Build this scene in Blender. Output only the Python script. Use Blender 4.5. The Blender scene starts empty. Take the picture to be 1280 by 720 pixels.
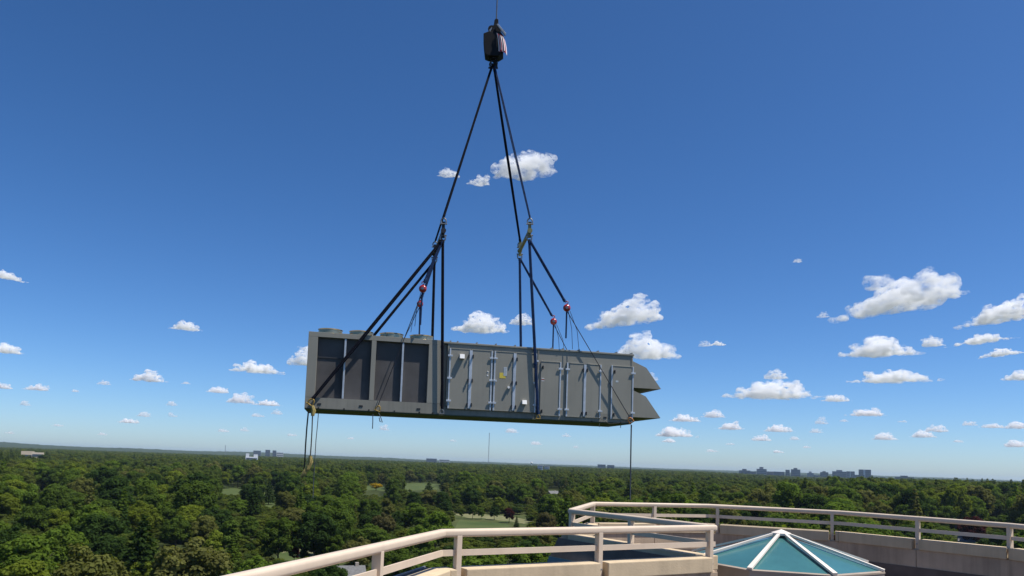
import bpy, bmesh, math, random
import numpy as np
from mathutils import Vector, Matrix, noise

# ------------------------------------------------------------------ camera
EYE = 32.0                      # metres above the ground below the building
FPX = 930.0                     # focal length in pixels of the 1280-wide photo
PITCH, ROLL = math.radians(5.0), math.radians(1.97)
PPY = 578.5 - FPX * math.tan(PITCH)
scene = bpy.context.scene
COL = scene.collection
cam_data = bpy.data.cameras.new('camera')
cam = bpy.data.objects.new('camera', cam_data)
COL.objects.link(cam)
cam.location = (0, 0, EYE)
cam.rotation_euler = (Matrix.Rotation(math.pi / 2 + PITCH, 3, 'X') @ Matrix.Rotation(ROLL, 3, 'Z')).to_euler()
cam_data.sensor_width = 36.0
cam_data.lens = FPX / 1280 * 36
cam_data.shift_y = (PPY - 360) / 1280
cam_data.clip_start = 0.1
cam_data.clip_end = 120000
scene.camera = cam
CAMR = np.array(cam.rotation_euler.to_matrix())
CAMC = np.array([0, 0, EYE])

# ------------------------------------------------------------------ sun and sky
SUN_DIR = Vector((2.17, -0.56, 4.5)).normalized()      # towards the sun
SUN_EL = math.asin(SUN_DIR.z)
SUN_AZ = math.atan2(SUN_DIR.x, SUN_DIR.y)              # clockwise from +Y
world = bpy.data.worlds.new('World')
scene.world = world
world.use_nodes = True
wn = world.node_tree.nodes
wl = world.node_tree.links
bg = wn['Background']
sky = wn.new('ShaderNodeTexSky')
sky.sky_type = 'NISHITA'
sky.sun_disc = False
sky.sun_elevation = SUN_EL
sky.sun_rotation = SUN_AZ
sky.altitude = 0
sky.air_density = 0.7
sky.dust_density = 0.5
sky.ozone_density = 7.0
hsv = wn.new('ShaderNodeHueSaturation')
hsv.inputs['Saturation'].default_value = 1.12
gam = wn.new('ShaderNodeGamma')
gam.inputs['Gamma'].default_value = 1.1
wl.new(sky.outputs['Color'], gam.inputs['Color'])
wl.new(gam.outputs['Color'], hsv.inputs['Color'])
wl.new(hsv.outputs['Color'], bg.inputs['Color'])
bg.inputs['Strength'].default_value = 0.091
sun_data = bpy.data.lights.new('sun', 'SUN')
sun_data.energy = 4.7
sun_data.angle = math.radians(0.53)
sun_data.color = (1.0, 0.955, 0.89)
sun = bpy.data.objects.new('sun', sun_data)
COL.objects.link(sun)
sun.rotation_euler = SUN_DIR.to_track_quat('Z', 'Y').to_euler()
scene.view_settings.view_transform = 'Standard'
scene.view_settings.look = 'None'
scene.view_settings.exposure = 0.38
scene.view_settings.gamma = 1.0
scene.cycles.max_bounces = 24
scene.cycles.diffuse_bounces = 3
scene.cycles.glossy_bounces = 3
scene.cycles.transmission_bounces = 4
scene.cycles.transparent_max_bounces = 16
scene.cycles.volume_bounces = 24
scene.cycles.use_denoising = True

def ray(px, py):
    return CAMR @ np.array([(px - 640) / FPX, -(py - PPY) / FPX, -1.0])
def at(px, py, d):
    v = ray(px, py); return CAMC + v * (d / v[1])
def atz(px, py, z):
    v = ray(px, py); return CAMC + v * ((z - EYE) / v[2])
def project(p):
    q = CAMR.T @ (np.asarray(p, float) - CAMC)
    return 640 + FPX * q[0] / -q[2], PPY - FPX * q[1] / -q[2]
def horizon(px):
    return 578.5 + (px - 640) * math.tan(ROLL)

# ------------------------------------------------------------------ helpers
class MB:
    """collects verts and faces of one mesh"""
    def __init__(s): s.v, s.f = [], []
    def add(s, vs, fs):
        k = len(s.v); s.v += [tuple(map(float, p)) for p in vs]; s.f += [tuple(i + k for i in f) for f in fs]
        return s
    def box(s, x0, x1, y0, y1, z0, z1):
        return s.add([(x0,y0,z0),(x1,y0,z0),(x1,y1,z0),(x0,y1,z0),(x0,y0,z1),(x1,y0,z1),(x1,y1,z1),(x0,y1,z1)],
                     [(0,3,2,1),(4,5,6,7),(0,1,5,4),(1,2,6,5),(2,3,7,6),(3,0,4,7)])
    def hexa(s, p):   # eight corners, ordered like box
        return s.add(p, [(0,3,2,1),(4,5,6,7),(0,1,5,4),(1,2,6,5),(2,3,7,6),(3,0,4,7)])
    def tube(s, pts, r, n=8, caps=True):
        pts = [Vector(p) for p in pts]
        rs = r if isinstance(r, (list, tuple)) else [r] * len(pts)
        rings = []; up = None
        for i, p in enumerate(pts):
            t = (pts[min(i + 1, len(pts) - 1)] - pts[max(i - 1, 0)]).normalized()
            if up is None:
                up = Vector((0, 0, 1)) if abs(t.z) < .9 else Vector((1, 0, 0))
            a = t.cross(up).normalized(); b = a.cross(t).normalized(); up = b
            w = 1.0
            if 0 < i < len(pts) - 1:
                ca = (pts[i] - pts[i-1]).normalized().dot(t); w = 1 / max(ca, .5)
            rings.append([p + (a * math.cos(2*math.pi*k/n) * w + b * math.sin(2*math.pi*k/n)) * rs[i] for k in range(n)])
        vs = [v for ring in rings for v in ring]
        fs = []
        for i in range(len(pts) - 1):
            for k in range(n):
                fs.append((i*n + k, i*n + (k+1) % n, (i+1)*n + (k+1) % n, (i+1)*n + k))
        if caps:
            fs.append(tuple(range(n-1, -1, -1))); fs.append(tuple((len(pts)-1)*n + k for k in range(n)))
        return s.add(vs, fs)
    def lathe(s, prof, n=16, c=(0,0,0), axis='Z'):
        vs, fs = [], []
        for r, z in prof:
            for k in range(n):
                a = 2*math.pi*k/n
                p = (r*math.cos(a), r*math.sin(a), z) if axis == 'Z' else (r*math.cos(a), z, r*math.sin(a)) if axis == 'Y' else (z, r*math.cos(a), r*math.sin(a))
                vs.append((p[0]+c[0], p[1]+c[1], p[2]+c[2]))
        for i in range(len(prof) - 1):
            for k in range(n):
                fs.append((i*n+k, i*n+(k+1) % n, (i+1)*n+(k+1) % n, (i+1)*n+k))
        return s.add(vs, fs)
    def prism(s, poly, z0, z1):
        n = len(poly)
        return s.add([(x,y,z0) for x,y in poly] + [(x,y,z1) for x,y in poly],
                     [tuple(range(n-1,-1,-1)), tuple(range(n, 2*n))] + [(i,(i+1)%n,n+(i+1)%n,n+i) for i in range(n)])
    def build(s, name, mat, parent=None, smooth=False, bevel=0.0, loc=None):
        me = bpy.data.meshes.new(name)
        me.from_pydata(s.v, [], s.f)
        bm = bmesh.new(); bm.from_mesh(me)
        bmesh.ops.recalc_face_normals(bm, faces=bm.faces)
        if bevel: bmesh.ops.bevel(bm, geom=bm.edges[:], offset=bevel, segments=2, affect='EDGES', profile=.6)
        bm.to_mesh(me); bm.free()
        me.materials.append(mat)
        if smooth:
            for p in me.polygons: p.use_smooth = True
            me.set_sharp_from_angle(angle=math.radians(40))
        return obj(name, me, parent, loc)
def obj(name, me, parent=None, loc=None):
    o = bpy.data.objects.new(name, me); COL.objects.link(o)
    if parent is not None: o.parent = parent
    if loc is not None: o.location = loc
    return o
def empty(name, loc=(0,0,0), rz=0.0):
    o = bpy.data.objects.new(name, None); COL.objects.link(o)
    o.location = loc; o.rotation_euler.z = rz; o.empty_display_size = .2
    return o
def tag(o, label=None, cat=None, group=None, kind=None):
    if label: o['label'] = label
    if cat: o['category'] = cat
    if group: o['group'] = group
    if kind: o['kind'] = kind
    return o
def B(x0, x1, y0, y1, z0, z1): return MB().box(x0, x1, y0, y1, z0, z1)

# ------------------------------------------------------------------ materials
def pmat(name, col, rough=.6, metal=0.0, var=.12, scale=3.0, bump=0.0, bscale=30.0, spec=.5, coat=0.0, streak=0.0):
    m = bpy.data.materials.new(name); m.use_nodes = True
    nt = m.node_tree; b = nt.nodes['Principled BSDF']
    b.inputs['Roughness'].default_value = rough; b.inputs['Metallic'].default_value = metal
    b.inputs['Specular IOR Level'].default_value = spec
    b.inputs['Coat Weight'].default_value = coat
    tc = nt.nodes.new('ShaderNodeTexCoord')
    no = nt.nodes.new('ShaderNodeTexNoise'); no.inputs['Scale'].default_value = scale; no.inputs['Detail'].default_value = 6
    nt.links.new(tc.outputs['Object'], no.inputs['Vector'])
    mr = nt.nodes.new('ShaderNodeMapRange'); mr.inputs[1].default_value = .3; mr.inputs[2].default_value = .7
    mr.inputs[3].default_value = 1 - var; mr.inputs[4].default_value = 1 + var
    nt.links.new(no.outputs['Fac'], mr.inputs[0])
    last = mr.outputs[0]
    if streak:
        mp = nt.nodes.new('ShaderNodeMapping'); mp.inputs['Scale'].default_value = (9, 9, .5)
        nt.links.new(tc.outputs['Object'], mp.inputs['Vector'])
        n2 = nt.nodes.new('ShaderNodeTexNoise'); n2.inputs['Scale'].default_value = 1.0; n2.inputs['Detail'].default_value = 4
        nt.links.new(mp.outputs[0], n2.inputs['Vector'])
        m2 = nt.nodes.new('ShaderNodeMapRange'); m2.inputs[1].default_value = .45; m2.inputs[2].default_value = .75
        m2.inputs[3].default_value = 1; m2.inputs[4].default_value = 1 - streak
        nt.links.new(n2.outputs['Fac'], m2.inputs[0])
        mu = nt.nodes.new('ShaderNodeMath'); mu.operation = 'MULTIPLY'
        nt.links.new(last, mu.inputs[0]); nt.links.new(m2.outputs[0], mu.inputs[1]); last = mu.outputs[0]
    vm = nt.nodes.new('ShaderNodeVectorMath'); vm.operation = 'SCALE'; vm.inputs[0].default_value = col
    nt.links.new(last, vm.inputs['Scale'])
    nt.links.new(vm.outputs[0], b.inputs['Base Color'])
    if bump:
        n3 = nt.nodes.new('ShaderNodeTexNoise'); n3.inputs['Scale'].default_value = bscale; n3.inputs['Detail'].default_value = 5
        nt.links.new(tc.outputs['Object'], n3.inputs['Vector'])
        bp = nt.nodes.new('ShaderNodeBump'); bp.inputs['Strength'].default_value = bump; bp.inputs['Distance'].default_value = .01
        nt.links.new(n3.outputs['Fac'], bp.inputs['Height']); nt.links.new(bp.outputs[0], b.inputs['Normal'])
    return m
M = {}
M['unit']    = pmat('grey_cabinet_paint', (.262,.248,.202), .45, var=.07, scale=.9, streak=.07, bump=.12, bscale=1.6)
M['unit2']   = pmat('grey_base_paint', (.235,.222,.180), .55, var=.10, scale=1.5, streak=.15)
M['under']   = pmat('dark_green_underside', (.07,.085,.05), .8, var=.2)
M['coil']    = pmat('dark_coil_fins', (.082,.077,.075), .75, var=.25, scale=1.3)
M['galv']    = pmat('galvanised_strip', (.50,.53,.56), .42, metal=.35, var=.12, scale=6)
M['brass']   = pmat('galvanised_fan_ring', (.46,.38,.22), .22, metal=.85, var=.15, scale=8)
M['black']   = pmat('black_plastic', (.015,.015,.016), .5)
M['white']   = pmat('white_paint_small', (.72,.72,.70), .5, var=.06)
M['yellow']  = pmat('yellow_sticker', (.62,.48,.06), .6, var=.08)
M['label']   = pmat('pale_paper_label', (.46,.50,.52), .6, var=.1, scale=25)
M['red']     = pmat('red_sticker', (.40,.10,.09), .6)
M['sling']   = pmat('navy_round_sling', (.0045,.006,.012), .9, spec=.15, var=.3, scale=9, bump=.3, bscale=60)
M['slingb']  = pmat('blue_round_sling', (.010,.030,.085), .8, spec=.2, var=.3, scale=9, bump=.3, bscale=60)
M['chain']   = pmat('dark_chain_steel', (.035,.035,.04), .45, metal=.6, var=.3, scale=20)
M['hoist']   = pmat('red_hoist_paint', (.30,.018,.016), .25, var=.15, scale=6, coat=.5)
M['bar']     = pmat('olive_yellow_spreader', (.20,.19,.085), .55, var=.25, scale=5)
M['shackle'] = pmat('shackle_steel', (.25,.25,.25), .4, metal=.8, var=.2)
M['goldshk'] = pmat('gold_shackle', (.34,.22,.05), .5, metal=.3, var=.3, scale=20)
M['orange']  = pmat('orange_shackle', (.48,.19,.05), .45, var=.3, scale=20)
M['block']   = pmat('black_hook_block', (.004,.004,.005), .6, spec=.25, var=.3, scale=5)
M['flagred'] = pmat('flag_red', (.36,.035,.045), .5, var=.2, scale=10)
M['flagwht'] = pmat('flag_white', (.68,.62,.62), .5, var=.12, scale=10)
M['flagblu'] = pmat('flag_blue', (.02,.03,.09), .5, var=.2, scale=10)
M['steel']   = pmat('grey_steel', (.33,.34,.35), .45, metal=.6, var=.2, scale=8)
M['strapy']  = pmat('yellow_webbing', (.30,.23,.07), .75, var=.5, scale=18)
M['strapd']  = pmat('dark_webbing', (.05,.045,.03), .8, var=.4, scale=18)
M['rope']    = pmat('grey_rope', (.06,.07,.08), .8, var=.3, scale=15)
M['rail']    = pmat('beige_rail_paint', (.64,.515,.385), .42, spec=.4, var=.05, scale=2.5, bump=.03, bscale=20, streak=.06)
M['rib']     = pmat('cream_rib_paint', (.74,.67,.57), .5, var=.05, scale=2.5, streak=.06)
M['conc']    = pmat('cream_precast_concrete', (.55,.43,.275), .85, var=.12, scale=2.2, bump=.25, bscale=45, streak=.14)
M['conc2']   = pmat('weathered_wall_concrete', (.46,.345,.235), .88, var=.26, scale=1.3, bump=.3, bscale=40, streak=.3)
M['deck']    = pmat('brown_pavers_and_ledge_shade', (.13,.10,.08), .9, var=.25, scale=3, bump=.3, bscale=40)
M['curb']    = pmat('tan_metal_curb', (.36,.29,.22), .5, var=.12, scale=3)
M['shadow_strip']  = pmat('dark_shadow_strip', (.03,.03,.032), .5, var=.2)  # near black, colour of a painted shadow line
M['facade']  = pmat('tan_facade_stone', (.36,.31,.26), .85, var=.12, scale=.8)
M['bark']    = pmat('tree_bark', (.085,.065,.05), .9, var=.3, scale=4, bump=.5, bscale=12)
M['wood']    = pmat('weathered_pole_wood', (.16,.13,.10), .85, var=.2, scale=3)
M['glassdk'] = pmat('dark_window_glass', (.02,.03,.04), .12, var=.2, scale=.3)
def tealglass(name, col, rough):
    m = pmat(name, col, rough, var=.12, scale=1.2, spec=.6, coat=.35, streak=.12)
    m.node_tree.nodes['Principled BSDF'].inputs['Coat Roughness'].default_value = .12
    return m
M['teal']    = tealglass('teal_tinted_glass', (.046,.155,.155), .28)
M['tealdk']  = tealglass('teal_blue_glazing', (.03,.09,.11), .5)

def ground_mat(name, c1, c2, scale):
    m = bpy.data.materials.new(name); m.use_nodes = True; nt = m.node_tree; b = nt.nodes['Principled BSDF']
    b.inputs['Roughness'].default_value = .95; b.inputs['Specular IOR Level'].default_value = .1
    tc = nt.nodes.new('ShaderNodeTexCoord'); no = nt.nodes.new('ShaderNodeTexNoise')
    no.inputs['Scale'].default_value = scale; no.inputs['Detail'].default_value = 8; no.inputs['Roughness'].default_value = .65
    nt.links.new(tc.outputs['Object'], no.inputs['Vector'])
    rp = nt.nodes.new('ShaderNodeValToRGB'); rp.color_ramp.elements[0].position = .35; rp.color_ramp.elements[1].position = .65
    rp.color_ramp.elements[0].color = (*c1, 1); rp.color_ramp.elements[1].color = (*c2, 1)
    nt.links.new(no.outputs['Fac'], rp.inputs[0]); nt.links.new(rp.outputs[0], b.inputs['Base Color'])
    return m
M['soil']  = ground_mat('woodland_floor', (.028,.038,.012), (.055,.068,.02), .06)
M['fair']  = ground_mat('mown_fairway', (.05,.075,.022), (.085,.105,.036), .05)
M['rough'] = ground_mat('rough_grass', (.045,.062,.018), (.075,.085,.03), .09)
M['path']  = ground_mat('pale_path', (.12,.13,.055), (.20,.19,.10), .12)
M['canopy']= ground_mat('distant_canopy', (.022,.034,.014), (.055,.072,.026), .03)
M['roofg'] = pmat('grey_shingle_roof', (.13,.13,.13), .85, var=.2, scale=2)
M['siding']= pmat('pale_siding', (.62,.61,.57), .7, var=.06)

def leaf_mat(name, forest):
    m = bpy.data.materials.new(name); m.use_nodes = True; nt = m.node_tree; nt.nodes.clear()
    out = nt.nodes.new('ShaderNodeOutputMaterial')
    oi = nt.nodes.new('ShaderNodeObjectInfo')
    tc = nt.nodes.new('ShaderNodeTexCoord')
    no = nt.nodes.new('ShaderNodeTexNoise'); no.inputs['Scale'].default_value = .4; no.inputs['Detail'].default_value = 4
    nt.links.new(tc.outputs['Object'], no.inputs['Vector'])
    mr = nt.nodes.new('ShaderNodeMapRange'); mr.inputs[1].default_value = .3; mr.inputs[2].default_value = .7
    mr.inputs[3].default_value = .74; mr.inputs[4].default_value = 1.26
    nt.links.new(no.outputs['Fac'], mr.inputs[0])
    if forest:
        rp = nt.nodes.new('ShaderNodeValToRGB'); cr = rp.color_ramp; cr.interpolation = 'LINEAR'
        cols = [(0,(0.079,0.114,0.025)),(.18,(0.105,0.135,0.025)),(.36,(0.058,0.091,0.025)),(.52,(0.119,0.146,0.025)),(.66,(0.079,0.116,0.022)),(.8,(0.100,0.114,0.031)),(.92,(0.134,0.164,0.027)),(1,(0.049,0.080,0.027))]
        cr.elements[0].position, cr.elements[0].color = cols[0][0], (*cols[0][1], 1)
        cr.elements[1].position, cr.elements[1].color = cols[-1][0], (*cols[-1][1], 1)
        for p, c in cols[1:-1]:
            e = cr.elements.new(p); e.color = (*c, 1)
        nt.links.new(oi.outputs['Random'], rp.inputs[0]); base = rp.outputs[0]
    else:
        base = oi.outputs['Color']
    vm = nt.nodes.new('ShaderNodeVectorMath'); vm.operation = 'SCALE'
    nt.links.new(base, vm.inputs[0]); nt.links.new(mr.outputs[0], vm.inputs['Scale'])
    d = nt.nodes.new('ShaderNodeBsdfDiffuse'); t = nt.nodes.new('ShaderNodeBsdfTranslucent')
    tint = nt.nodes.new('ShaderNodeVectorMath'); tint.operation = 'MULTIPLY'; tint.inputs[1].default_value = (1.25, 1.25, .55)
    nt.links.new(vm.outputs[0], d.inputs['Color']); nt.links.new(vm.outputs[0], tint.inputs[0]); nt.links.new(tint.outputs[0], t.inputs['Color'])
    mx = nt.nodes.new('ShaderNodeMixShader'); mx.inputs[0].default_value = .48
    nt.links.new(d.outputs[0], mx.inputs[1]); nt.links.new(t.outputs[0], mx.inputs[2]); nt.links.new(mx.outputs[0], out.inputs['Surface'])
    return m
M['leaf'] = leaf_mat('tree_leaves', False)
M['leaff'] = leaf_mat('forest_leaves', True)

# ------------------------------------------------------------------ clouds
CLOUD_BASE = 1150.0
CLOUDS = [  # left, right, top, bottom in the photograph, lean (-1..1: which side is tall), slope of the base
 (1047,1200,332,399,.25,.16),(1198,1300,371,408,.3,.12),(1056,1149,415,445,-.1,0),(1060,1171,455,478,0,0),(898,1026,468,498,.1,0),
 (955,985,457,474,0,0),(1026,1064,489,502,0,0),(768,852,408,448,-.1,0),(733,825,366,412,.35,.15),(564,636,387,415,0,0),(634,669,390,406,.2,0),
 (612,697,172,224,.3,.1),(582,613,214,231,.2,0),(545,575,206,221,0,0),(1186,1268,415,433,.1,.1),(1152,1180,419,433,0,0),(1223,1278,433,448,0,.1),
 (1255,1300,457,475,0,0),(285,357,446,466,0,0),(358,400,430,457,.2,0),(163,207,459,477,0,0),(213,252,399,413,0,0),(-22,27,423,441,0,0),
 (-10,32,331,347,-.3,-.1),(256,288,480,491,0,0),(281,318,488,504,.1,0),(313,354,497,507,0,0),(1059,1109,506,520,0,0),(1089,1122,537,550,0,0),
 (1138,1170,534,547,0,0),(1158,1185,525,540,0,0),(1225,1257,525,535,0,0),(1255,1290,522,536,0,0),(1252,1290,547,559,0,0),(836,879,514,527,0,0),
 (817,872,529,546,-.2,0),(954,994,527,540,0,0),(938,964,540,551,0,0),(893,932,525,537,.1,0),(877,906,510,522,.2,0),(121,138,472,481,0,0),
 (28,62,477,488,0,0),(-8,17,478,486,0,0),(24,39,500,507,0,0),(170,190,513,521,0,0),(143,180,521,529,0,0),(207,222,500,507,0,0),(210,222,513,521,0,0),
 (312,332,514,521,0,0),(339,354,510,518,0,0),(300,312,532,539,0,0),(872,890,423,433,0,0),(1021,1036,387,397,0,0),(1078,1104,511,519,0,0),
 (1200,1224,524,532,0,0),(1018,1036,520,530,0,0),(1010,1030,533,541,0,0),(985,1002,544,550,0,0),(800,822,455,476,0,0),(473,488,530,538,0,0),
 (560,572,548,552,0,0),(700,716,541,546,0,0),(716,724,556,560,0,0),(430,446,545,549,0,0),(60,84,529,533,0,0),(88,100,486,490,0,0),(225,240,476,480,0,0),
 (5,20,538,542,0,0),(120,136,540,544,0,0),(1048,1062,523,527,0,0),(1120,1136,524,528,0,0),(905,921,552,556,0,0),(1190,1206,548,553,0,0),(960,985,562,566,0,0),(878,902,560,565,0,0),(1000,1016,556,560,0,0),(990,1004,322,328,0,0),
 (630,650,533,541,0,0),(661,679,549,556,0,0),(823,850,546,553,0,0),(268,288,534,540,0,0),(357,373,540,545,0,0),(880,912,425,432,0,0),
]
def fbm(p, n=4):
    a = 0; w = .5
    for k in range(n): a += w * noise.noise(p); p = p * 2.13 + Vector((7.1, 3.3, 1.7)); w *= .55
    return a
def build_cloud(i, box, mat):
    x0, x1, y0, y1, lean, slope = box
    rnd = random.Random(100 + i)
    cx = (x0 + x1) / 2
    hy = horizon(cx) - y1
    d = min((CLOUD_BASE - EYE) * FPX / max(hy, 20), 34000)
    c = at(cx, y1, d)
    sc = d / FPX
    W, Hh = (x1 - x0) * sc, (y1 - y0) * sc
    if slope: Hh *= .8
    Dp = min(max(W * .7, Hh * 1.2), Hh * 2.2)
    bm = bmesh.new()
    n = 10 + int(min(18, (x1 - x0) / 5))
    for k in range(n):
        u = (k + .5) / n * 2 - 1 + rnd.uniform(-.1, .1)
        env = max(.10, (1 - abs((u - lean) / (1 + abs(lean) * (1 if (u - lean) * lean < 0 else -1))) ** 1.3)) * rnd.uniform(.62, 1.0)
        top = Hh * env
        r = max(top * .42, Hh * .09)
        r = min(r, W * .16)
        for m in range(1 if top < Hh * .3 else 4):
            rr = r * (1 if m == 0 else rnd.uniform(.35, .7))
            zz = min(rr * .8 if m == 0 else rnd.uniform(rr * .6, max(top - rr * .7, rr * .7)), Hh - rr * .75)
            xx = u * (W / 2 - rr) + (0 if m == 0 else rnd.uniform(-1.1, 1.1) * r)
            yy = rnd.uniform(-.5, .5) * (Dp - 2 * rr) * max(env, .25) if Dp > 2 * rr else 0
            bmesh.ops.create_icosphere(bm, subdivisions=2, radius=1,
                matrix=Matrix.Translation((xx, yy, zz + slope * (xx + W * .5))) @ Matrix.Diagonal((rr * rnd.uniform(1.5, 2.5), rr * 1.3, rr * rnd.uniform(.7, .9), 1)))
    me = bpy.data.meshes.new('cloud'); bm.to_mesh(me); bm.free()
    tmp = bpy.data.objects.new('cloud', me); COL.objects.link(tmp)
    big = (x1 - x0) > 40
    md = tmp.modifiers.new('r', 'REMESH'); md.mode = 'VOXEL'; md.voxel_size = max(W / 64, Hh / 30) if big else max(W / 30, Hh / 15)
    dg = bpy.context.evaluated_depsgraph_get()
    me2 = bpy.data.meshes.new_from_object(tmp.evaluated_get(dg))
    bpy.data.objects.remove(tmp); bpy.data.meshes.remove(me)
    me2.name = 'cloud'
    f1 = 2.4 / Hh
    off = Vector((i * 13.7, 0, 0))
    nn = [Vector(x.vector) for x in me2.vertex_normals]
    for v, q in zip(me2.vertices, nn):
        s = Vector((v.co.x * .75, v.co.y, v.co.z * 1.25)) * f1 + off
        a = fbm(s, 3)
        base = min(1, max(.25, (v.co.z - slope * (v.co.x + W * .5)) / (Hh * .35)))
        v.co += (q * .75 + Vector((noise.noise(s + Vector((0, 9, 0))), 0, .5 * noise.noise(s + Vector((0, 0, 9))))) * .7) * Hh * .62 * a * base
    o = bpy.data.objects.new('cloud', me2)
    COL.objects.link(o)
    o.location = Vector(c)
    o.rotation_euler.z = math.atan2(-c[0], c[1])
    me2.materials.clear(); me2.materials.append(mat(Hh, W, x1 - x0))
    return o

def cmat(Hh, W, px):
    m = bpy.data.materials.new('cloud_vapour'); m.use_nodes = True; nt = m.node_tree; nt.nodes.clear()
    o = nt.nodes.new('ShaderNodeOutputMaterial'); v = nt.nodes.new('ShaderNodeVolumePrincipled')
    K = 6.8 if px > 40 else 5.0 if px > 24 else 2.4
    v.inputs['Color'].default_value = (1, 1, 1, 1); v.inputs['Anisotropy'].default_value = 0
    tc = nt.nodes.new('ShaderNodeTexCoord'); no = nt.nodes.new('ShaderNodeTexNoise')
    no.inputs['Scale'].default_value = 4.5 / Hh; no.inputs['Detail'].default_value = 6; no.inputs['Roughness'].default_value = .62
    n2 = nt.nodes.new('ShaderNodeTexNoise'); n2.inputs['Scale'].default_value = 17.0 / Hh; n2.inputs['Detail'].default_value = 5; n2.inputs['Roughness'].default_value = .6
    nt.links.new(tc.outputs['Object'], n2.inputs['Vector'])
    ad = nt.nodes.new('ShaderNodeMath'); ad.operation = 'MULTIPLY_ADD'; ad.inputs[1].default_value = .45
    nt.links.new(n2.outputs['Fac'], ad.inputs[0]); nt.links.new(no.outputs['Fac'], ad.inputs[2])
    mr = nt.nodes.new('ShaderNodeMapRange'); mr.inputs[1].default_value = .66; mr.inputs[2].default_value = 1.0
    mr.inputs[3].default_value = 0; mr.inputs[4].default_value = 2 * K / Hh
    mp = nt.nodes.new('ShaderNodeMapping'); mp.inputs['Scale'].default_value = (.7, .8, 1.3); nt.links.new(tc.outputs['Object'], mp.inputs['Vector'])
    nt.links.new(mp.outputs[0], no.inputs['Vector']); nt.links.new(ad.outputs[0], mr.inputs[0]); nt.links.new(mr.outputs[0], v.inputs['Density'])
    m.cycles.volume_step_rate = .3
    nt.links.new(v.outputs[0], o.inputs['Volume']); return m
SIZE_WORD = lambda w: 'large' if w > 90 else 'mid-sized' if w > 42 else 'small' if w > 22 else 'tiny'
bands = {}
for i, b in enumerate(CLOUDS):
    cx, cy = (b[0] + b[1])/2, (b[2] + b[3])/2; hgt = horizon(cx) - b[3]
    side = 'left of the air handler' if cx < 385 else 'right of the air handler' if cx > 832 else 'near the slings'
    bd = 'high in the sky' if hgt > 240 else 'in the middle sky' if hgt > 115 else 'low over the horizon' if hgt > 45 else 'just above the horizon'
    bands.setdefault((SIZE_WORD(b[1] - b[0]) if b[3] - b[2] > 5.5 else 'faint thin', bd, side), []).append((cx, i))
ORDC = ['leftmost', 'second', 'third', 'fourth', 'fifth', 'sixth', 'seventh', 'eighth', 'ninth', 'tenth', 'eleventh', 'twelfth', 'thirteenth', 'fourteenth', 'fifteenth', 'sixteenth', 'seventeenth', 'eighteenth', 'nineteenth', 'twentieth']
for (sz, bd, side), L in bands.items():
    L.sort()
    for k, (cx, i) in enumerate(L):
        o = build_cloud(i, CLOUDS[i], cmat)
        lab = f'{sz} white cloud {bd} {side}'
        if len(L) > 1: lab += f', {ORDC[k]}' if k == 0 else f', {ORDC[k]} from left'
        tag(o, lab, 'cloud', 'fair weather clouds')

# ------------------------------------------------------------------ ground, hills, haze
def disc(name, r, z, mat, n=96, rings=(0.02, .1, .3, 1)):
    vs = [(0, 0, z)]; fs = []
    for q in rings:
        for k in range(n): a = 2*math.pi*k/n; vs.append((r*q*math.cos(a), r*q*math.sin(a), z))
    for k in range(n): fs.append((0, 1+k, 1+(k+1) % n))
    for i in range(len(rings)-1):
        for k in range(n): fs.append((1+i*n+k, 1+(i+1)*n+k, 1+(i+1)*n+(k+1) % n, 1+i*n+(k+1) % n))
    return MB().add(vs, fs).build(name, mat)
tag(disc('ground', 13000, 0, M['soil']), 'wooded ground stretching away below the terrace', kind='structure')

def ground_patch(name, pts_px, mat, z, label, kind='structure'):
    poly = [atz(px, py, 0)[:2] for px, py in pts_px]
    o = MB().prism(poly, -.4, z).build(name, mat)
    tag(o, label, kind=kind)
    return o
ground_patch('fairway', [(548,672),(552,632),(590,622),(660,628),(672,640),(672,664),(640,676)], M['rough'], .05, 'rough grass of the golf course around the young trees')
ground_patch('mown_strip', [(556,642),(566,638),(584,640.5),(600,641.5),(614,644.5),(632,645),(655,649),(668,652),(655,655),(636,651.5),(618,650.5),(604,648),(585,647.5),(570,644)], M['path'], .11, 'pale sandy strip across the golf fairway')
ground_patch('green_strip', [(566,665),(574,650),(606,653),(634,655),(640,664),(604,668)], M['fair'], .10, 'mown green grass in front of the young trees')
ground_patch('meadow', [(446,613),(454,604),(500,601),(550,602),(556,611),(500,614)], M['fair'], .05, 'distant mown fairway beyond the yellow shrub')
ground_patch('field', [(262,624),(268,607),(316,606),(312,626)], M['fair'], .05, 'small open field between dark woods')
ground_patch('clearing', [(326,640),(331,612),(346,611),(345,642)], M['fair'], .05, 'narrow grass gap beside a dark conifer')
ground_patch('lawn', [(340,706),(360,668),(396,668),(398,706)], M['fair'], .05, 'lawn with a small dark red tree')
ground_patch('footpath', [(352,692),(362,684),(392,690),(392,694),(366,688)], M['path'], .12, 'pale footpath crossing the lawn')

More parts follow.
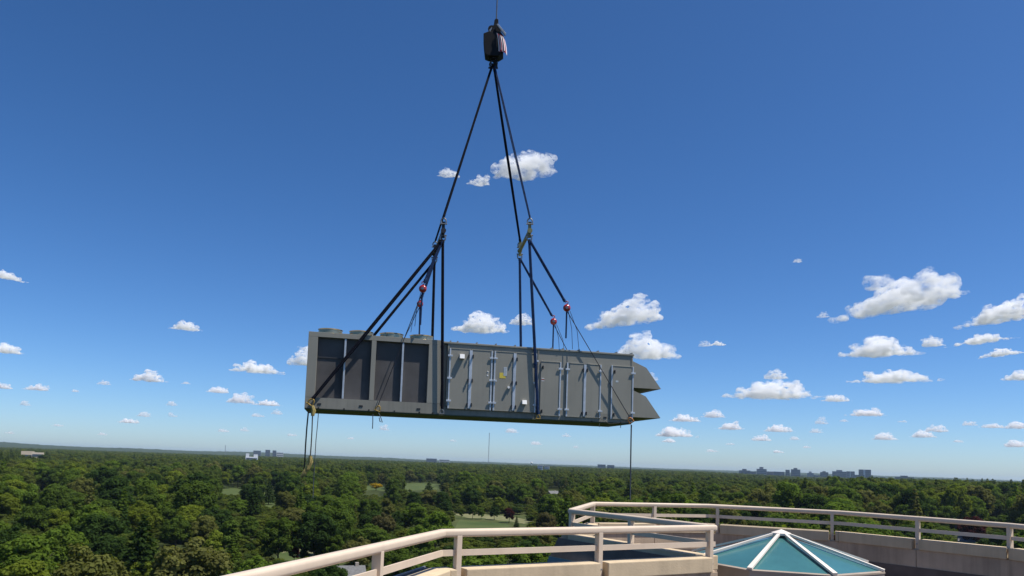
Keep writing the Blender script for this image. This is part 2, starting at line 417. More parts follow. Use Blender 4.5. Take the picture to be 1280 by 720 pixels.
def hills():
    nr, nt_ = 46, 620
    vs = []; fs = []
    for i in range(nr):
        q = i / (nr - 1); r = 3300 * (12600 / 3300) ** q
        for k in range(nt_):
            th = math.radians(-46 + 92 * k / (nt_ - 1))
            x, y = r * math.sin(th), r * math.cos(th)
            leftness = max(0, min(1, (-th + .1) / .5))
            ridge = 52 * leftness * math.exp(-((r - 9000) / 1900) ** 2) * (.75 + .5 * noise.noise((th * 9, r / 4000, 1)))
            ridge += 24 * math.exp(-((r - 11500) / 1200) ** 2) * (.7 + .5 * noise.noise((th * 7, 3, 1)))
            ridge += 10 * math.exp(-((r - 6200) / 700) ** 2) * (.5 + noise.noise((th * 14, 7, 1)))
            z = 13 - 9*max(0, 1 - abs(math.tan(th) - .40)/.13)*(1 if r < 7000 else 0) + ridge + 6.0 * noise.noise((x / 34, y / 90, 0)) + 2.6 * noise.noise((x / 13, y / 40, 5))
            if i == 0: z = -6
            vs.append((x, y, z))
    for i in range(nr - 1):
        for k in range(nt_ - 1):
            a = i * nt_ + k; fs.append((a, a + 1, a + nt_ + 1, a + nt_))
    o = MB(); o.v = vs; o.f = fs
    return tag(o.build('hills', M['canopy']), 'far wooded hills along the horizon', kind='structure')
hills()

hz = bpy.data.materials.new('haze_air'); hz.use_nodes = True; hz.node_tree.nodes.clear()
_o = hz.node_tree.nodes.new('ShaderNodeOutputMaterial'); _v = hz.node_tree.nodes.new('ShaderNodeVolumePrincipled')
_v.inputs['Color'].default_value = (.60, .77, 1, 1); _v.inputs['Density'].default_value = 3.6e-5; _v.inputs['Anisotropy'].default_value = .2
hz.node_tree.links.new(_v.outputs[0], _o.inputs['Volume'])
tag(B(-13800, 13800, -13800, 13800, -9, 78).build('haze', hz), 'thin blue haze over the far woods', kind='stuff')

# ------------------------------------------------------------------ terrace
ZR = EYE - .79            # top rail axis
ZM = EYE - 1.005          # middle rail
ZC = EYE - 1.17           # top of the coping
ZL = EYE - 1.365          # underside of the coping
ZD = EYE - 2.25           # deck
ZF = EYE - 1.69           # top of the dark strip at the wall base
PATH = [(-2.638,1.281),(-1.671,4.748),(-0.704,8.216),(2.819,10.251),(1.066,12.854),(1.763,15.520),(4.370,16.353),(6.806,15.39),(8.721,13.05),(9.75,10.2),(9.9,-9)]
PATH = [Vector(p) for p in PATH]
NP = len(PATH)
def seg_n(i):
    d = (PATH[i+1] - PATH[i]).normalized(); return Vector((d.y, -d.x))      # towards the terrace
def off(i, o):             # mitred offset of path point i
    if i == 0: return PATH[0] + seg_n(0) * o
    if i == NP - 1: return PATH[-1] + seg_n(NP-2) * o
    a, b = seg_n(i-1), seg_n(i); m = (a + b).normalized()
    return PATH[i] + m * (o / m.dot(a))
def seg_pt(i, t, o):
    a, b = off(i, o), off(i+1, o)
    if 0 < t < 1:
        n = seg_n(i); p = PATH[i].lerp(PATH[i+1], t); return p + n * o
    return a if t <= 0 else b
def seg_block(mb, i, ta, tb, o0, o1, z0, z1, o0b=None, o1b=None):
    o0b = o0 if o0b is None else o0b; o1b = o1 if o1b is None else o1b
    lo = [seg_pt(i, ta, o0b), seg_pt(i, tb, o0b), seg_pt(i, tb, o1b), seg_pt(i, ta, o1b)]
    hi = [seg_pt(i, ta, o0), seg_pt(i, tb, o0), seg_pt(i, tb, o1), seg_pt(i, ta, o1)]
    mb.hexa([(p.x, p.y, z0) for p in lo] + [(p.x, p.y, z1) for p in hi])
    return mb
def t_of_px(i, px, z):
    lo, hi = 0.0, 1.0
    f = lambda t: project((*PATH[i].lerp(PATH[i+1], t), z))[0] - px
    s = 1 if f(1) > f(0) else -1
    for _ in range(40):
        m = (lo + hi) / 2
        if f(m) * s > 0: hi = m
        else: lo = m
    return (lo + hi) / 2

deck_poly = [off(i, .1) for i in range(NP)] + [Vector((-6, -9)), Vector((-6, 1.2))]
tag(MB().prism([(p.x, p.y) for p in deck_poly], ZD - .3, ZD).build('terrace_floor', M['deck']), 'brown paved terrace floor', kind='structure')

# posts: segment, photo x of the post
POSTS = [(0,.35),(1,.0),(1,('px',473)),(2,('px',573)),(2,('px',749)),(2,.978),(3,('px',789)),(3,.985),(4,.96),(5,('px',818)),(6,('px',897)),(6,('px',1040)),
         (7,('px',1147)),(8,.0),(8,.62),(9,.25),(9,.5)]
def resolve(seg, t): return t_of_px(seg, t[1], ZR) if isinstance(t, tuple) else t
posts = [(s, resolve(s, t)) for s, t in POSTS]

def parapet(segs, label):
    root = empty('parapet_wall', (*PATH[segs[0]], ZD))
    inv = Matrix.Translation((-PATH[segs[0]].x, -PATH[segs[0]].y, -ZD))
    def put(mb, name, mat, bevel=0):
        mb.v = [tuple(inv @ Vector(p)) for p in mb.v]; return mb.build(name, mat, root, bevel=bevel)
    for i in segs:
        L = (PATH[i+1] - PATH[i]).length
        tz = 0 if i != 3 else .01; te = 1 if i != 2 else .992
        put(seg_block(MB(), i, tz, te, -.10, .062, ZD, ZL), 'lower_wall', M['conc2'])
        nw = max(1, round(L / 1.6))
        for k in range(nw):
            ta, tb = k/nw, (k+1)/nw
            put(seg_block(MB(), i, max(ta, tz) + (.005/L if k else 0), min(tb, te) - (.005/L if k < nw - 1 else 0), .064, .10, ZD, ZL - .002), 'wall_panel', M['conc2'], bevel=.004)
        put(seg_block(MB(), i, tz + .001, te - .001, .102, .115, ZD, ZF), 'base_strip', M['deck'])  # thin dark brown strip along the wall foot
        cuts = sorted(t for s, t in posts if s == i)
        if i == 9: cuts = [.2, .4, .6, .8]
        edges = [0.0]
        for t in cuts:
            g = .055 / L
            edges += [max(t - g, 0), min(t + g, 1)]
        edges.append(1.0)
        for a, b in zip(edges[0::2], edges[1::2]):
            if (b - a) * L < .05 or (i == 2 and a > .9): continue
            if i == 3: a = max(a, .012)
            jn = .004 / L
            n = max(1, round((b - a) * L / 2.1))
            for k in range(n):
                ta, tb = a + (b-a)*k/n, a + (b-a)*(k+1)/n
                put(seg_block(MB(), i, ta + (jn if ta > 0 else 0), tb - (jn if tb < 1 else 0), -.13, .13, ZL, ZC), 'coping_panel', M['conc'], bevel=.012)
    tag(root, label, 'wall')
    return root
parapet([0, 1, 2], 'cream concrete parapet under the near railing with separate coping panels')
parapet([3], 'short parapet wall in shade running back from the near railing end')
parapet([4, 5, 6, 7, 8, 9], 'far curved concrete parapet behind the pyramid skylight')

def railing(segs, label, start=None, end_round=False):
    p0 = PATH[segs[0]]
    root = empty('railing', (p0.x, p0.y, ZD))
    def loc(p, z): return (p.x - p0.x, p.y - p0.y, z - ZD)
    pts = [PATH[i] for i in segs] + [PATH[segs[-1] + 1]]
    if start: pts[0] = pts[0].lerp(pts[1], start)
    rr = [.045] * len(pts)
    tp = [loc(p, ZR) for p in pts]
    if end_round:
        d = (pts[-1] - pts[-2]).normalized()
        e = pts[-1]
        tp[-1] = loc(e - d * .02, ZR)
        for k, r in ((.0, .044), (.018, .037), (.03, .024), (.034, .009)):
            tp.append(loc(e + d * k, ZR)); rr.append(r)
    rail = MB().tube(tp, rr, 20)
    # rounded-box section: push the ring outwards towards a superellipse
    k = 0
    for j, (cx_, cy_, cz_) in enumerate(tp):
        for q in range(20):
            a = 2*math.pi*q/20; c_, s_ = abs(math.cos(a)), abs(math.sin(a))
            f = 1 / (c_**4 + s_**4)**.25
            x, y, z = rail.v[k]; rail.v[k] = (cx_ + (x - cx_)*f, cy_ + (y - cy_)*f, cz_ + (z - cz_)*f); k += 1
    rail.build('top_rail', M['rail'], root, smooth=True)
    for n_, i in enumerate(segs):
        cuts = [0.0 if not (start and n_ == 0) else start] + sorted(t for s, t in posts if s == i and .02 < t < .97) + [1.0]
        for a, b in zip(cuts[:-1], cuts[1:]):
            mb = seg_block(MB(), i, a, b, -.012, .012, ZM - .033, ZM + .033)
            mb.v = [(x - p0.x, y - p0.y, z - ZD) for x, y, z in mb.v]
            mb.build('middle_rail', M['rail'], root)
    for s, t in posts:
        if s not in segs: continue
        c = PATH[s].lerp(PATH[s+1], t); d = (PATH[s+1] - PATH[s]).normalized(); n = Vector((d.y, -d.x))
        mb = MB(); w, q = .031, .045
        co = [c - d*w - n*q, c + d*w - n*q, c + d*w + n*q, c - d*w + n*q]
        mb.hexa([loc(p, ZL + .012) for p in co] + [loc(p, ZR - .025) for p in co])
        po = mb.build('post', M['rail'], root, bevel=.005)
        bp = c + n * (q + .004); b0 = Vector(loc(bp, ZC - .09))
        MB().tube([b0 - Vector((n.x, n.y, 0)) * .01, b0 + Vector((n.x, n.y, 0)) * .016], .013, 6).build('bolt', M['steel'], po)
        fl = MB(); co = [c - d*.05 - n*.052, c + d*.05 - n*.052, c + d*.05 + n*.052, c - d*.05 + n*.052]
        fl.hexa([loc(p, ZL + .001) for p in co] + [loc(p, ZL + .012) for p in co]); fl.build('base_plate', M['rail'], po)
    tag(root, label, 'railing', 'beige terrace railings')
    return root
railing([0, 1, 2], 'near beige pipe railing bending at the middle and ending beside the skylight', end_round=True)
railing([3], 'short shaded railing run from the near rail end back to the far corner', start=.03)
railing([4, 5, 6, 7, 8, 9], 'far beige pipe railing curving behind the pyramid skylight')

# own building below the terrace
bld = empty('office_building', (0, 0, 0))
def band(name, mat, o0, o1, z0, z1, o0b, o1b, segs=range(NP - 1), bld=bld):
    for i in segs:
        mb = MB(); seg_block(mb, i, 0, 1, o0, o1, z0, z1, o0b, o1b); mb.build(name, mat, bld)
band('ledge', M['deck'], -.19, -.134, EYE - 1.55, EYE - 1.25, -.31, -.134)  # dark brown puts the shade of the outer wall into its colour
band('shadow_strip', M['shadow_strip'], -.215, -.136, EYE - 1.25, EYE - 1.183, -.215, -.136, segs=(0, 1))  # dark strip added as the shadow along the outer coping edge
band('metal_edge', M['steel'], -.235, -.217, EYE - 1.25, EYE - 1.168, -.235, -.217, segs=(0, 1))
for i in range(NP - 1):
    n = max(1, round((PATH[i+1] - PATH[i]).length / 1.1))
    for k in range(n):
        mb = seg_block(MB(), i, k/n + (.006 if k else 0), (k+1)/n - (.006 if k < n-1 else 0), -.32, -.28, EYE - 2.55, EYE - 1.553, -.58, -.50)
        mb.build('glazing_panel', M['tealdk'], bld)
z = EYE - 2.56
while z > 1:
    z1 = max(z - 1.7, 0)
    band('wall_band', M['facade'], -.58, -.40, z1, z, -.58, -.40)
    z2 = max(z1 - 1.9, 0)
    if z1 > .5: band('window_band', M['glassdk'], -.54, -.42, z2, z1 - .002, -.54, -.42)
    z = z2 - .002
band('back_wall', M['facade'], 0, 0, 0, 0, 0, 0, segs=())
MB().box(-6.2, -5.9, -9, 1.2, 0, ZD).build('side_wall', M['facade'], bld)
MB().box(-5.9, 10.2, -9.2, -9.002, 0, ZD).build('rear_wall', M['facade'], bld)
tag(bld, 'tan building under the terrace with sloped teal glazing below the parapet', 'building')

# skylight
SK = Vector((4.19, 11.51)); SR = 1.41; ZB = EYE - 1.35; ZA = EYE - .945
a0 = math.atan2(-1.395, .206)
sk = empty('pyramid_skylight', (SK.x, SK.y, ZD))
cor = [(math.cos(a0 + k*math.pi/4), math.sin(a0 + k*math.pi/4)) for k in range(8)]
zb, za = ZB - ZD, ZA - ZD
cb = MB()
n = 8
ro, ri = SR + .02, SR - .10
vs = [(ro*x, ro*y, 0) for x, y in cor] + [(ro*x, ro*y, zb - .03) for x, y in cor] + [(ri*x, ri*y, zb - .03) for x, y in cor]
cb.add(vs, [(k, (k+1) % 8, 8+(k+1) % 8, 8+k) for k in range(8)] + [(8+k, 8+(k+1) % 8, 16+(k+1) % 8, 16+k) for k in range(8)])
cb.build('curb', M['curb'], sk)
for k in range(8):
    (x0, y0), (x1, y1) = cor[k], cor[(k+1) % 8]
    q = .985
    MB().add([(x0*SR*q, y0*SR*q, zb), (x1*SR*q, y1*SR*q, zb), (0, 0, za - .012),
              (x0*SR*q, y0*SR*q, zb - .015), (x1*SR*q, y1*SR*q, zb - .015), (0, 0, za - .03)],
             [(0,1,2), (3,5,4), (0,3,4,1), (1,4,5,2), (2,5,3,0)]).build('glass_panel', M['teal'], sk)
    e = Vector((x0*SR*1.01, y0*SR*1.01, zb + .004)); ap = Vector((x0*.05, y0*.05, za + .012))
    d = (ap - e).normalized(); sd = Vector((-y0, x0, 0)) * .034; up = sd.cross(d).normalized()
    if up.z < 0: up = -up
    w = up * .030
    MB().hexa([e - sd, e + sd, ap + sd*.6, ap - sd*.6, e - sd + w, e + sd + w, ap + sd*.6 + w, ap - sd*.6 + w]).build('rib', M['rib'], sk)
    m0 = Vector((x0, y0, 0)); m1 = Vector((x1, y1, 0))
    MB().hexa([(*(m0*(SR-.02))[:2], zb - .028), (*(m1*(SR-.02))[:2], zb - .028), (*(m1*(SR+.03))[:2], zb - .028), (*(m0*(SR+.03))[:2], zb - .028),
               (*(m0*(SR-.02))[:2], zb + .008), (*(m1*(SR-.02))[:2], zb + .008), (*(m1*(SR+.03))[:2], zb - .004), (*(m0*(SR+.03))[:2], zb - .004)]).build('eave_trim', M['curb'], sk)
vs = [(.15*x, .15*y, za - .012) for x, y in cor] + [(.15*x, .15*y, za + .02) for x, y in cor] + [(0, 0, za + .075)]
MB().add(vs, [(k, (k+1) % 8, 8+(k+1) % 8, 8+k) for k in range(8)] + [(8+k, 8+(k+1) % 8, 16) for k in range(8)]).build('apex_cap', M['rib'], sk)
tag(sk, 'low octagonal pyramid skylight with teal glass and cream ribs on the terrace', 'skylight')

# ------------------------------------------------------------------ hanging rooftop air handler
U0 = Vector((-6.248, 22.4, 33.408)); UYAW = math.atan2(2.2, 10.232); UL = 10.466; UW = 2.3
UX = Vector((math.cos(UYAW), math.sin(UYAW), 0)); UY = Vector((-math.sin(UYAW), math.cos(UYAW), 0))
def ul(px, py, yl=0.0):
    """point of the plane yl behind the unit's front face, in the unit's own axes"""
    v = Vector(ray(px, py)); c = Vector((0, 0, EYE)) - U0
    t = (yl - c.dot(UY)) / v.dot(UY); p = c + v * t
    return Vector((p.dot(UX), yl, p.z))
def uworld(p): return U0 + UX * p[0] + UY * p[1] + Vector((0, 0, p[2]))
z1 = lambda X, Y: ul(370 + X/4.8, 390 + Y/4.8)
z2 = lambda X, Y: ul(540 + X/5.5385, 410 + Y/5.5385)
z3 = lambda X, Y: ul(660 + X/5.142, 410 + Y/5.142)
unit = empty('rooftop_air_handler', U0, UYAW)
tag(unit, 'long grey rooftop air handler hanging from the crane slings', 'air handler')
HC, HM = 2.37, 2.335                     # condenser and cabinet heights
sC = z1(872, 350).x                      # end of condenser section
sM0 = z1(905, 350).x                     # start of door cabinets
sM1 = ul(672.5, 480).x                   # joint between the two cabinets
# base
MB().box(0, UL, .02, UW - .02, .0, .03).build('base_underside', M['under'], unit)
def panel(name, x0, x1, y0, z0, z1_, mat, t=.03, bevel=.006, parent=unit):
    return B(x0, x1, y0 - t, y0, z0, z1_).build(name, mat, parent, bevel=bevel)
B(0, sC, 0, UW, .032, .36).build('base_rail', M['unit2'], unit)
B(sC + .002, sM1, .05, UW - .05, .032, .30).build('base_rail', M['unit2'], unit)
B(sM1 + .002, UL, 0, UW, .032, .30).build('base_rail', M['unit2'], unit)
for X in (140, 390, 735): 
    p = z1(X, 552 + (X-140)*.05); B(p.x - .055, p.x + .055, -.012, .0, p.z - .025, p.z + .025).build('lifting_slot', M['black'], unit)
for X, Y in ((278,558), (495,575)):
    p = z3(X, Y); B(p.x - .05, p.x + .05, -.012, .0, p.z - .022, p.z + .022).build('lifting_slot', M['black'], unit)
for X in (135, 288, 437, 590, 740, 820):
    p = z1(X, 575 + (X-135)*.045); MB().lathe([(.0, -.03), (.026, -.03), (.026, 0)], 8, (p.x, 0, p.z), 'Y').build('bolt', M['black'], unit)
for X, Y in ((408,600), (595,607)):
    p = z3(X, Y); MB().lathe([(.0, -.03), (.024, -.03), (.024, 0)], 8, (p.x, 0, p.z), 'Y').build('bolt', M['black'], unit)
# condenser frame
zb_, zt_ = .40, z1(300, 160).z
e1, e2 = z1(122, 340).x, z1(447, 340).x
f1, f2 = z1(475, 345).x, z1(792, 350).x
B(0, sC, .30, UW - .30, .362, HC - .05).build('condenser_core', M['black'], unit)
cf = [(0, e1), (e2, f1), (f2, sC)]
for a, b in cf:
    B(a, b, 0, .30, .362, zt_).build('corner_post', M['unit'], unit, bevel=.006)
    B(a, b, UW - .30, UW, .362, zt_).build('corner_post', M['unit'], unit)
B(0, sC, 0, UW, zt_ + .002, HC).build('top_frame', M['unit'], unit, bevel=.006)
B(0, .02, .302, UW - .302, .362, zt_).build('end_panel', M['unit'], unit)
B(sC - .02, sC, .302, UW - .302, .362, zt_).build('end_panel', M['unit'], unit)
def coil(a, b):
    c = panel('coil_panel', a, b, .165, .362, zt_, M['coil'], bevel=0)
    nf = int((b - a) / .028)
    fb = MB()
    for k in range(nf):
        x = a + (k + .5) * (b - a) / nf
        fb.add([(x, .1345, .37), (x + .007, .131, .37), (x + .014, .1345, .37), (x, .1345, zt_ - .01), (x + .007, .131, zt_ - .01), (x + .014, .1345, zt_ - .01)], [(0,1,4,3), (1,2,5,4)])
    fo = fb.build('fins', M['coil'], c); fo['kind'] = 'stuff'
    c2 = B(a, b, UW - .075, UW - .045, .362, zt_).build('coil_panel', M['coil'], unit)
for a, b, dv in ((e1, e2, z1(289, 340).x), (f1, f2, z1(637, 345).x)):
    coil(a, dv - .03); coil(dv + .03, b)
    B(dv - .028, dv + .028, .015, .129, .366, zt_ - .004).build('divider_strip', M['galv'], unit, bevel=.005)
p = z1(137, 270); 
B(e1 + .01, z1(285, 340).x - .03, .112, .130, p.z - .012, p.z + .012).build('coil_rail', M['black'], unit)
# fans
FAN_X = [.62, .62 + (sC - 1.24)/3, .62 + 2*(sC - 1.24)/3, sC - .62]
ring_me = MB().lathe([(.40,0),(.40,.02),(.375,.04),(.365,.15),(.385,.175),(.372,.18),(.352,.15),(.352,0)], 32)
fan0 = None
for x in FAN_X:
    for y in (.60, UW - .60):
        if fan0 is None:
            fr = ring_me.build('fan', M['brass'], unit, smooth=True, loc=(x, y, HC))
            gm = MB()
            for r in (.12, .2, .28, .345): gm.tube([(r*math.cos(a), r*math.sin(a), .165) for a in np.linspace(0, 2*math.pi, 25)], .004, 4, False)
            for k in range(6): a = k*math.pi/3; gm.tube([(0,0,.165), (.352*math.cos(a), .352*math.sin(a), .165)], .005, 4)
            g = gm.build('guard', M['black'], fr)
            hb = MB().lathe([(0,.10),(.08,.10),(.08,.02),(0,.02)], 12).build('motor_hub', M['black'], fr)
            bl = MB()
            for k in range(5):
                a = k*2*math.pi/5; c, s = math.cos(a), math.sin(a)
                P = lambda r, w, zz: (r*c - w*s, r*s + w*c, zz)
                bl.add([P(.07,-.05,.05), P(.07,.05,.08), P(.34,.11,.09), P(.34,-.11,.04)], [(0,1,2,3)])
            bo = bl.build('blades', M['black'], fr)
            fan0 = (fr, [g, hb, bo])
        else:
            f = fan0[0].copy(); COL.objects.link(f); f.parent = unit; f.location = (x, y, HC)
            for ch in fan0[1]: c = ch.copy(); COL.objects.link(c); c.parent = f
# recessed joint between condenser and cabinets
B(sC + .002, sM0, .10, UW - .10, .302, HM - .02).build('joint_panel', M['unit2'], unit)
# cabinets
B(sM0 + .002, sM1, .0, UW, .302, HM - .06).build('door_cabinet', M['unit'], unit)
B(sM1 + .002, UL, .0, UW, .302, HM - .06).build('end_cabinet', M['unit'], unit)
B(sC + .004, sM1 + .0, -.035, UW + .035, HM - .058, HM).build('roof_panel', M['unit'], unit, bevel=.008)
B(sM1 + .002, UL + .03, -.035, UW + .035, HM - .058, HM).build('roof_panel', M['unit'], unit, bevel=.008)
for px in (563, 572, 596, 620, 644, 668, 690, 704, 724, 748, 771, 790):
    p = ul(px, 437); B(p.x - .015, p.x + .015, -.03, .45, HM + .001, HM + .045).build('roof_seam', M['unit'], unit)
B(UL - .05, UL - .003, -.018, -.001, .31, HM - .07).build('corner_trim', M['unit'], unit, bevel=.004)
B(sM0 + .006, sM0 + .05, -.018, -.001, .31, HM - .07).build('corner_trim', M['unit'], unit, bevel=.004)
def hinge_strip(x, z0, z1_, w): return B(x - w/2, x + w/2, -.040, -.031, z0, z1_)
def door(x0, x1, z0, z1_, hinge, nlatch=3, nh=3):
    d = B(x0, x1, -.030, -.001, z0, z1_).build('door', M['unit'], unit, bevel=.006)
    hx = x0 + .03 if hinge == 'l' else x1 - .03
    lx = x1 - .06 if hinge == 'l' else x0 + .06
    B(hx - .022, hx + .022, -.046, -.031, z0 + .01, z1_ - .01).build('hinge_strip', M['galv'], d, bevel=.003)
    B(x0 + .01, x1 - .01, -.040, -.031, z1_ - .022, z1_ - .008).build('top_trim', M['unit'], d)
    B(x0 + .01, x1 - .01, -.040, -.031, z0 + .005, z0 + .022).build('bottom_trim', M['unit2'], d)
    for k in range(nh):
        zz = z0 + (z1_ - z0) * (.13 + .74 * k / max(nh - 1, 1))
        B(hx - .075, hx + .075, -.075, -.047, zz - .03, zz + .03).build('hinge', M['galv'], d, bevel=.006)
    for k in range(nlatch):
        zz = z0 + (z1_ - z0) * (.09 + .8 * k / max(nlatch - 1, 1))
        MB().box(lx - .022, lx + .022, -.06, -.031, zz - .03, zz + .03).box(lx - .014, lx + .014, -.105, -.061, zz - .085, zz + .035).build('handle', M['black'], d, bevel=.004)
    return d
zd0, zd1 = z2(180, 562).z, z2(180, 142).z
dA, dB, dC, dD, dE, dF = [z2(X, 350).x for X in (112, 263, 415, 424, 568, 722)]
doors = [door(dA, dB - .006, zd0, zd1, 'l'), door(dB + .006, dC, zd0, zd1, 'r'), door(dD, dE - .006, zd0, zd1, 'l'), door(dE + .006, dF, zd0, zd1, 'r')]
for x in (dB, dE):
    B(x - .045, x + .045, -.050, -.0315, zd0 + .04, zd1 - .04).build('centre_strip', M['galv'], unit, bevel=.004)
ze0, ze1 = z3(140, 566).z, z3(140, 215).z
gA, gB, gC, gD, gE, gF, gG = [z3(X, 390).x for X in (78, 209, 243, 362, 468, 540, 680)]
door(gA, gB, ze0, ze1, 'r', nlatch=2, nh=2); door(gC, gD - .006, ze0, ze1, 'l', nlatch=2, nh=2); door(gD + .006, gE, ze0, ze1, 'r', nlatch=2, nh=2); door(gF, gG - .02, ze0, ze1, 'r', nlatch=2, nh=2)
B(gD - .04, gD + .04, -.050, -.0315, ze0 + .04, ze1 - .04).build('centre_strip', M['galv'], unit, bevel=.004)
B(gF - .045, gF - .004, -.045, -.001, ze0, ze1).build('door_jamb', M['galv'], unit, bevel=.004)
B(sM1 - .03, sM1 - .004, -.025, -.001, .31, HM - .07).build('joint_trim', M['unit2'], unit)
# sensor hoods, stickers
def sensor(X, Y, fn, w, h):
    p = fn(X, Y)
    MB().hexa([(p.x-w, -.032-.14, p.z-h), (p.x+w, -.032-.14, p.z-h), (p.x+w, -.032, p.z-h), (p.x-w, -.032, p.z-h),
               (p.x-w, -.032-.10, p.z+h), (p.x+w, -.032-.10, p.z+h), (p.x+w, -.032, p.z+h), (p.x-w, -.032, p.z+h)]).build('sensor_hood', M['white'], unit, bevel=.006)
sensor(205, 200, z2, .075, .07); sensor(634, 516, z2, .075, .065)
p = z2(526, 413); MB().lathe([(0,-.12),(.04,-.12),(.045,-.06),(.03,-.06),(.03,-.031)], 10, (p.x,0,p.z), 'Y').build('sensor_knob', M['white'], unit)
p = z2(487, 330); B(p.x - .10, p.x + .10, -.0345, -.031, p.z - .09, p.z + .09).build('warning_sticker', M['yellow'], unit)
p = z2(506, 302); B(p.x - .055, p.x + .055, -.038, -.035, p.z - .14, p.z + .14).build('data_label', M['label'], unit)
for k in range(7): B(p.x - .04, p.x + .04 - .012*(k % 3), -.0395, -.0382, p.z - .11 + .035*k, p.z - .102 + .035*k).build('print_line', M['steel'], unit)
p = z2(384, 318)   # small white mark
mk = MB().tube([(p.x-.02,-.034,p.z+.06),(p.x+.005,-.034,p.z+.085),(p.x+.025,-.034,p.z+.06),(p.x+.01,-.034,p.z+.03),(p.x+.0,-.034,p.z+.0)], .009, 5)
mk.box(p.x-.022, p.x+.022, -.036, -.031, p.z-.075, p.z-.025).build('white_mark', M['white'], unit)
p = z2(766, 358)
for k in range(3): B(p.x - .045, p.x + .045, -.034, -.031, p.z - .05 + .04*k, p.z - .028 + .04*k).build('printed_sticker', M['red'] if k == 1 else M['white'], unit)
p = z3(570, 344); B(p.x - .045, p.x + .045, -.034, -.031, p.z - .03, p.z + .03).build('printed_sticker', M['label'], unit)
# rain hoods on the end
def hood(ztop, zbot):
    y0, y1 = .06, UW - .06
    xa, xb, xc = UL + .006, UL + .50, UL + 1.03
    za_, zb2 = ztop, ztop - .20
    r = MB()
    t = .02
    # side plates and sloped roof, open underneath
    for y in (y0, y1 - t):
        r.add([(xa,y,zbot),(xc,y,zbot),(xb,y,zb2),(xa,y,za_),(xa,y+t,zbot),(xc,y+t,zbot),(xb,y+t,zb2),(xa,y+t,za_)],
              [(0,1,2,3),(7,6,5,4),(0,4,5,1),(1,5,6,2),(2,6,7,3),(3,7,4,0)])
    h = r.build('intake_hood', M['unit'], unit)
    for (ax, az, bx, bz) in ((xa, za_, xb, zb2), (xb, zb2, xc, zbot)):
        dx, dz = bx - ax, bz - az; l = math.hypot(dx, dz); nx, nz = -dz/l*t, dx/l*t
        MB().hexa([(ax,y0,az),(bx,y0,bz),(bx,y1,bz),(ax,y1,az),(ax+nx,y0,az+nz),(bx+nx,y0,bz+nz),(bx+nx,y1,bz+nz),(ax+nx,y1,az+nz)]).build('hood_top', M['unit'], h)
    B(xa + .004, xc - .06, y0 + t, y1 - t, zbot + .05, zbot + .07).build('intake_screen', M['under'], h)
    MB().tube([(xb, y0 + .3, zb2 + .02), (xb, y0 + .3, zb2 + .09)], .02, 6).build('lifting_eye', M['steel'], h)
    return h
pt, pb = z3(693, 215), z3(690, 383)
hood(pt.z, pb.z)
pt2, pb2 = z3(690, 400), z3(688, 572)
hood(min(pt2.z, pb.z - .03), pb2.z)
for X in (478, 616):
    p = z3(X, 640); MB().tube([(p.x, .3, .0), (p.x, .3, -.12)], .012, 6).build('drain_stub', M['steel'], unit)

# ------------------------------------------------------------------ rigging
YF, YB = -.11, UW + .11
HOOK = Vector(at(616.5, 84, 24.3))
P1 = ul(554, 289, YF); P2 = ul(543.5, 317, YB); Q1 = ul(662, 289, YF); Q2 = ul(650, 313, YB)
zavg = (P1.z + P2.z) / 2
P1w, P2w, Q1w, Q2w = map(uworld, (P1, P2, Q1, Q2))
def local_build(mb, name, mat, org, parent=None, smooth=True):
    o = Vector(org); mb.v = [tuple(Vector(p) - o) for p in mb.v]
    return mb.build(name, mat, parent, smooth=smooth, loc=(o if parent is None else None))
def sling(a, b, label, mat='sling', gap=(.012, .020), r=.019, group=None, via=None):
    a, b = Vector(a), Vector(b)
    d = (b - a).normalized(); v = Vector((0, 1, 0)); s = d.cross(v).normalized()
    root = empty('lifting_sling', b)
    for sg in (-1, 1):
        pts = [a + s * sg * gap[0]]
        L = (b - a).length
        for k in range(1, 8):
            t = k / 8; pts.append(a.lerp(b, t) + s * sg * (gap[0] + (gap[1] - gap[0]) * math.sin(math.pi * t)))
        if via:
            pts = pts[:1] + [Vector(q) + s * sg * gap[1] for q in via]
        pts.append(b + s * sg * gap[0])
        mb = MB().tube(pts, r, 8); mb.v = [tuple(Vector(p) - b) for p in mb.v]
        mb.build('strand', M[mat], root, smooth=True)
    for e, nm in ((a, 'upper_eye'), (b, 'lower_eye')):
        q = e + (b - e if nm == 'upper_eye' else a - e).normalized() * .16
        mb = MB().tube([e, e.lerp(q, .5), q], [r * 1.5, r * 1.9, r * 1.3], 8); mb.v = [tuple(Vector(p) - b) for p in mb.v]
        mb.build(nm, M[mat], root, smooth=True)
    tag(root, label, 'sling', group)
    return root
G1 = 'slings from the crane hook to the spreader bars'
sling(HOOK + Vector((-.05, -.05, 0)), P1w + Vector((0, 0, .45)), 'navy sling from the hook down to the front end of the left spreader bar', group=G1)
sling(HOOK + Vector((-.05, .05, 0)), P2w + Vector((0, 0, .45)), 'navy sling from the hook to the rear end of the left spreader bar', group=G1)
sling(HOOK + Vector((.05, -.05, 0)), Q1w + Vector((0, 0, .45)), 'navy sling from the hook to the upper end of the olive spreader bar', 'slingb', group=G1)
sling(HOOK + Vector((.03, .05, 0)), Q2w + Vector((0, 0, .30)), 'thick navy sling from the hook to the lower end of the olive spreader bar', group=G1, r=.026)

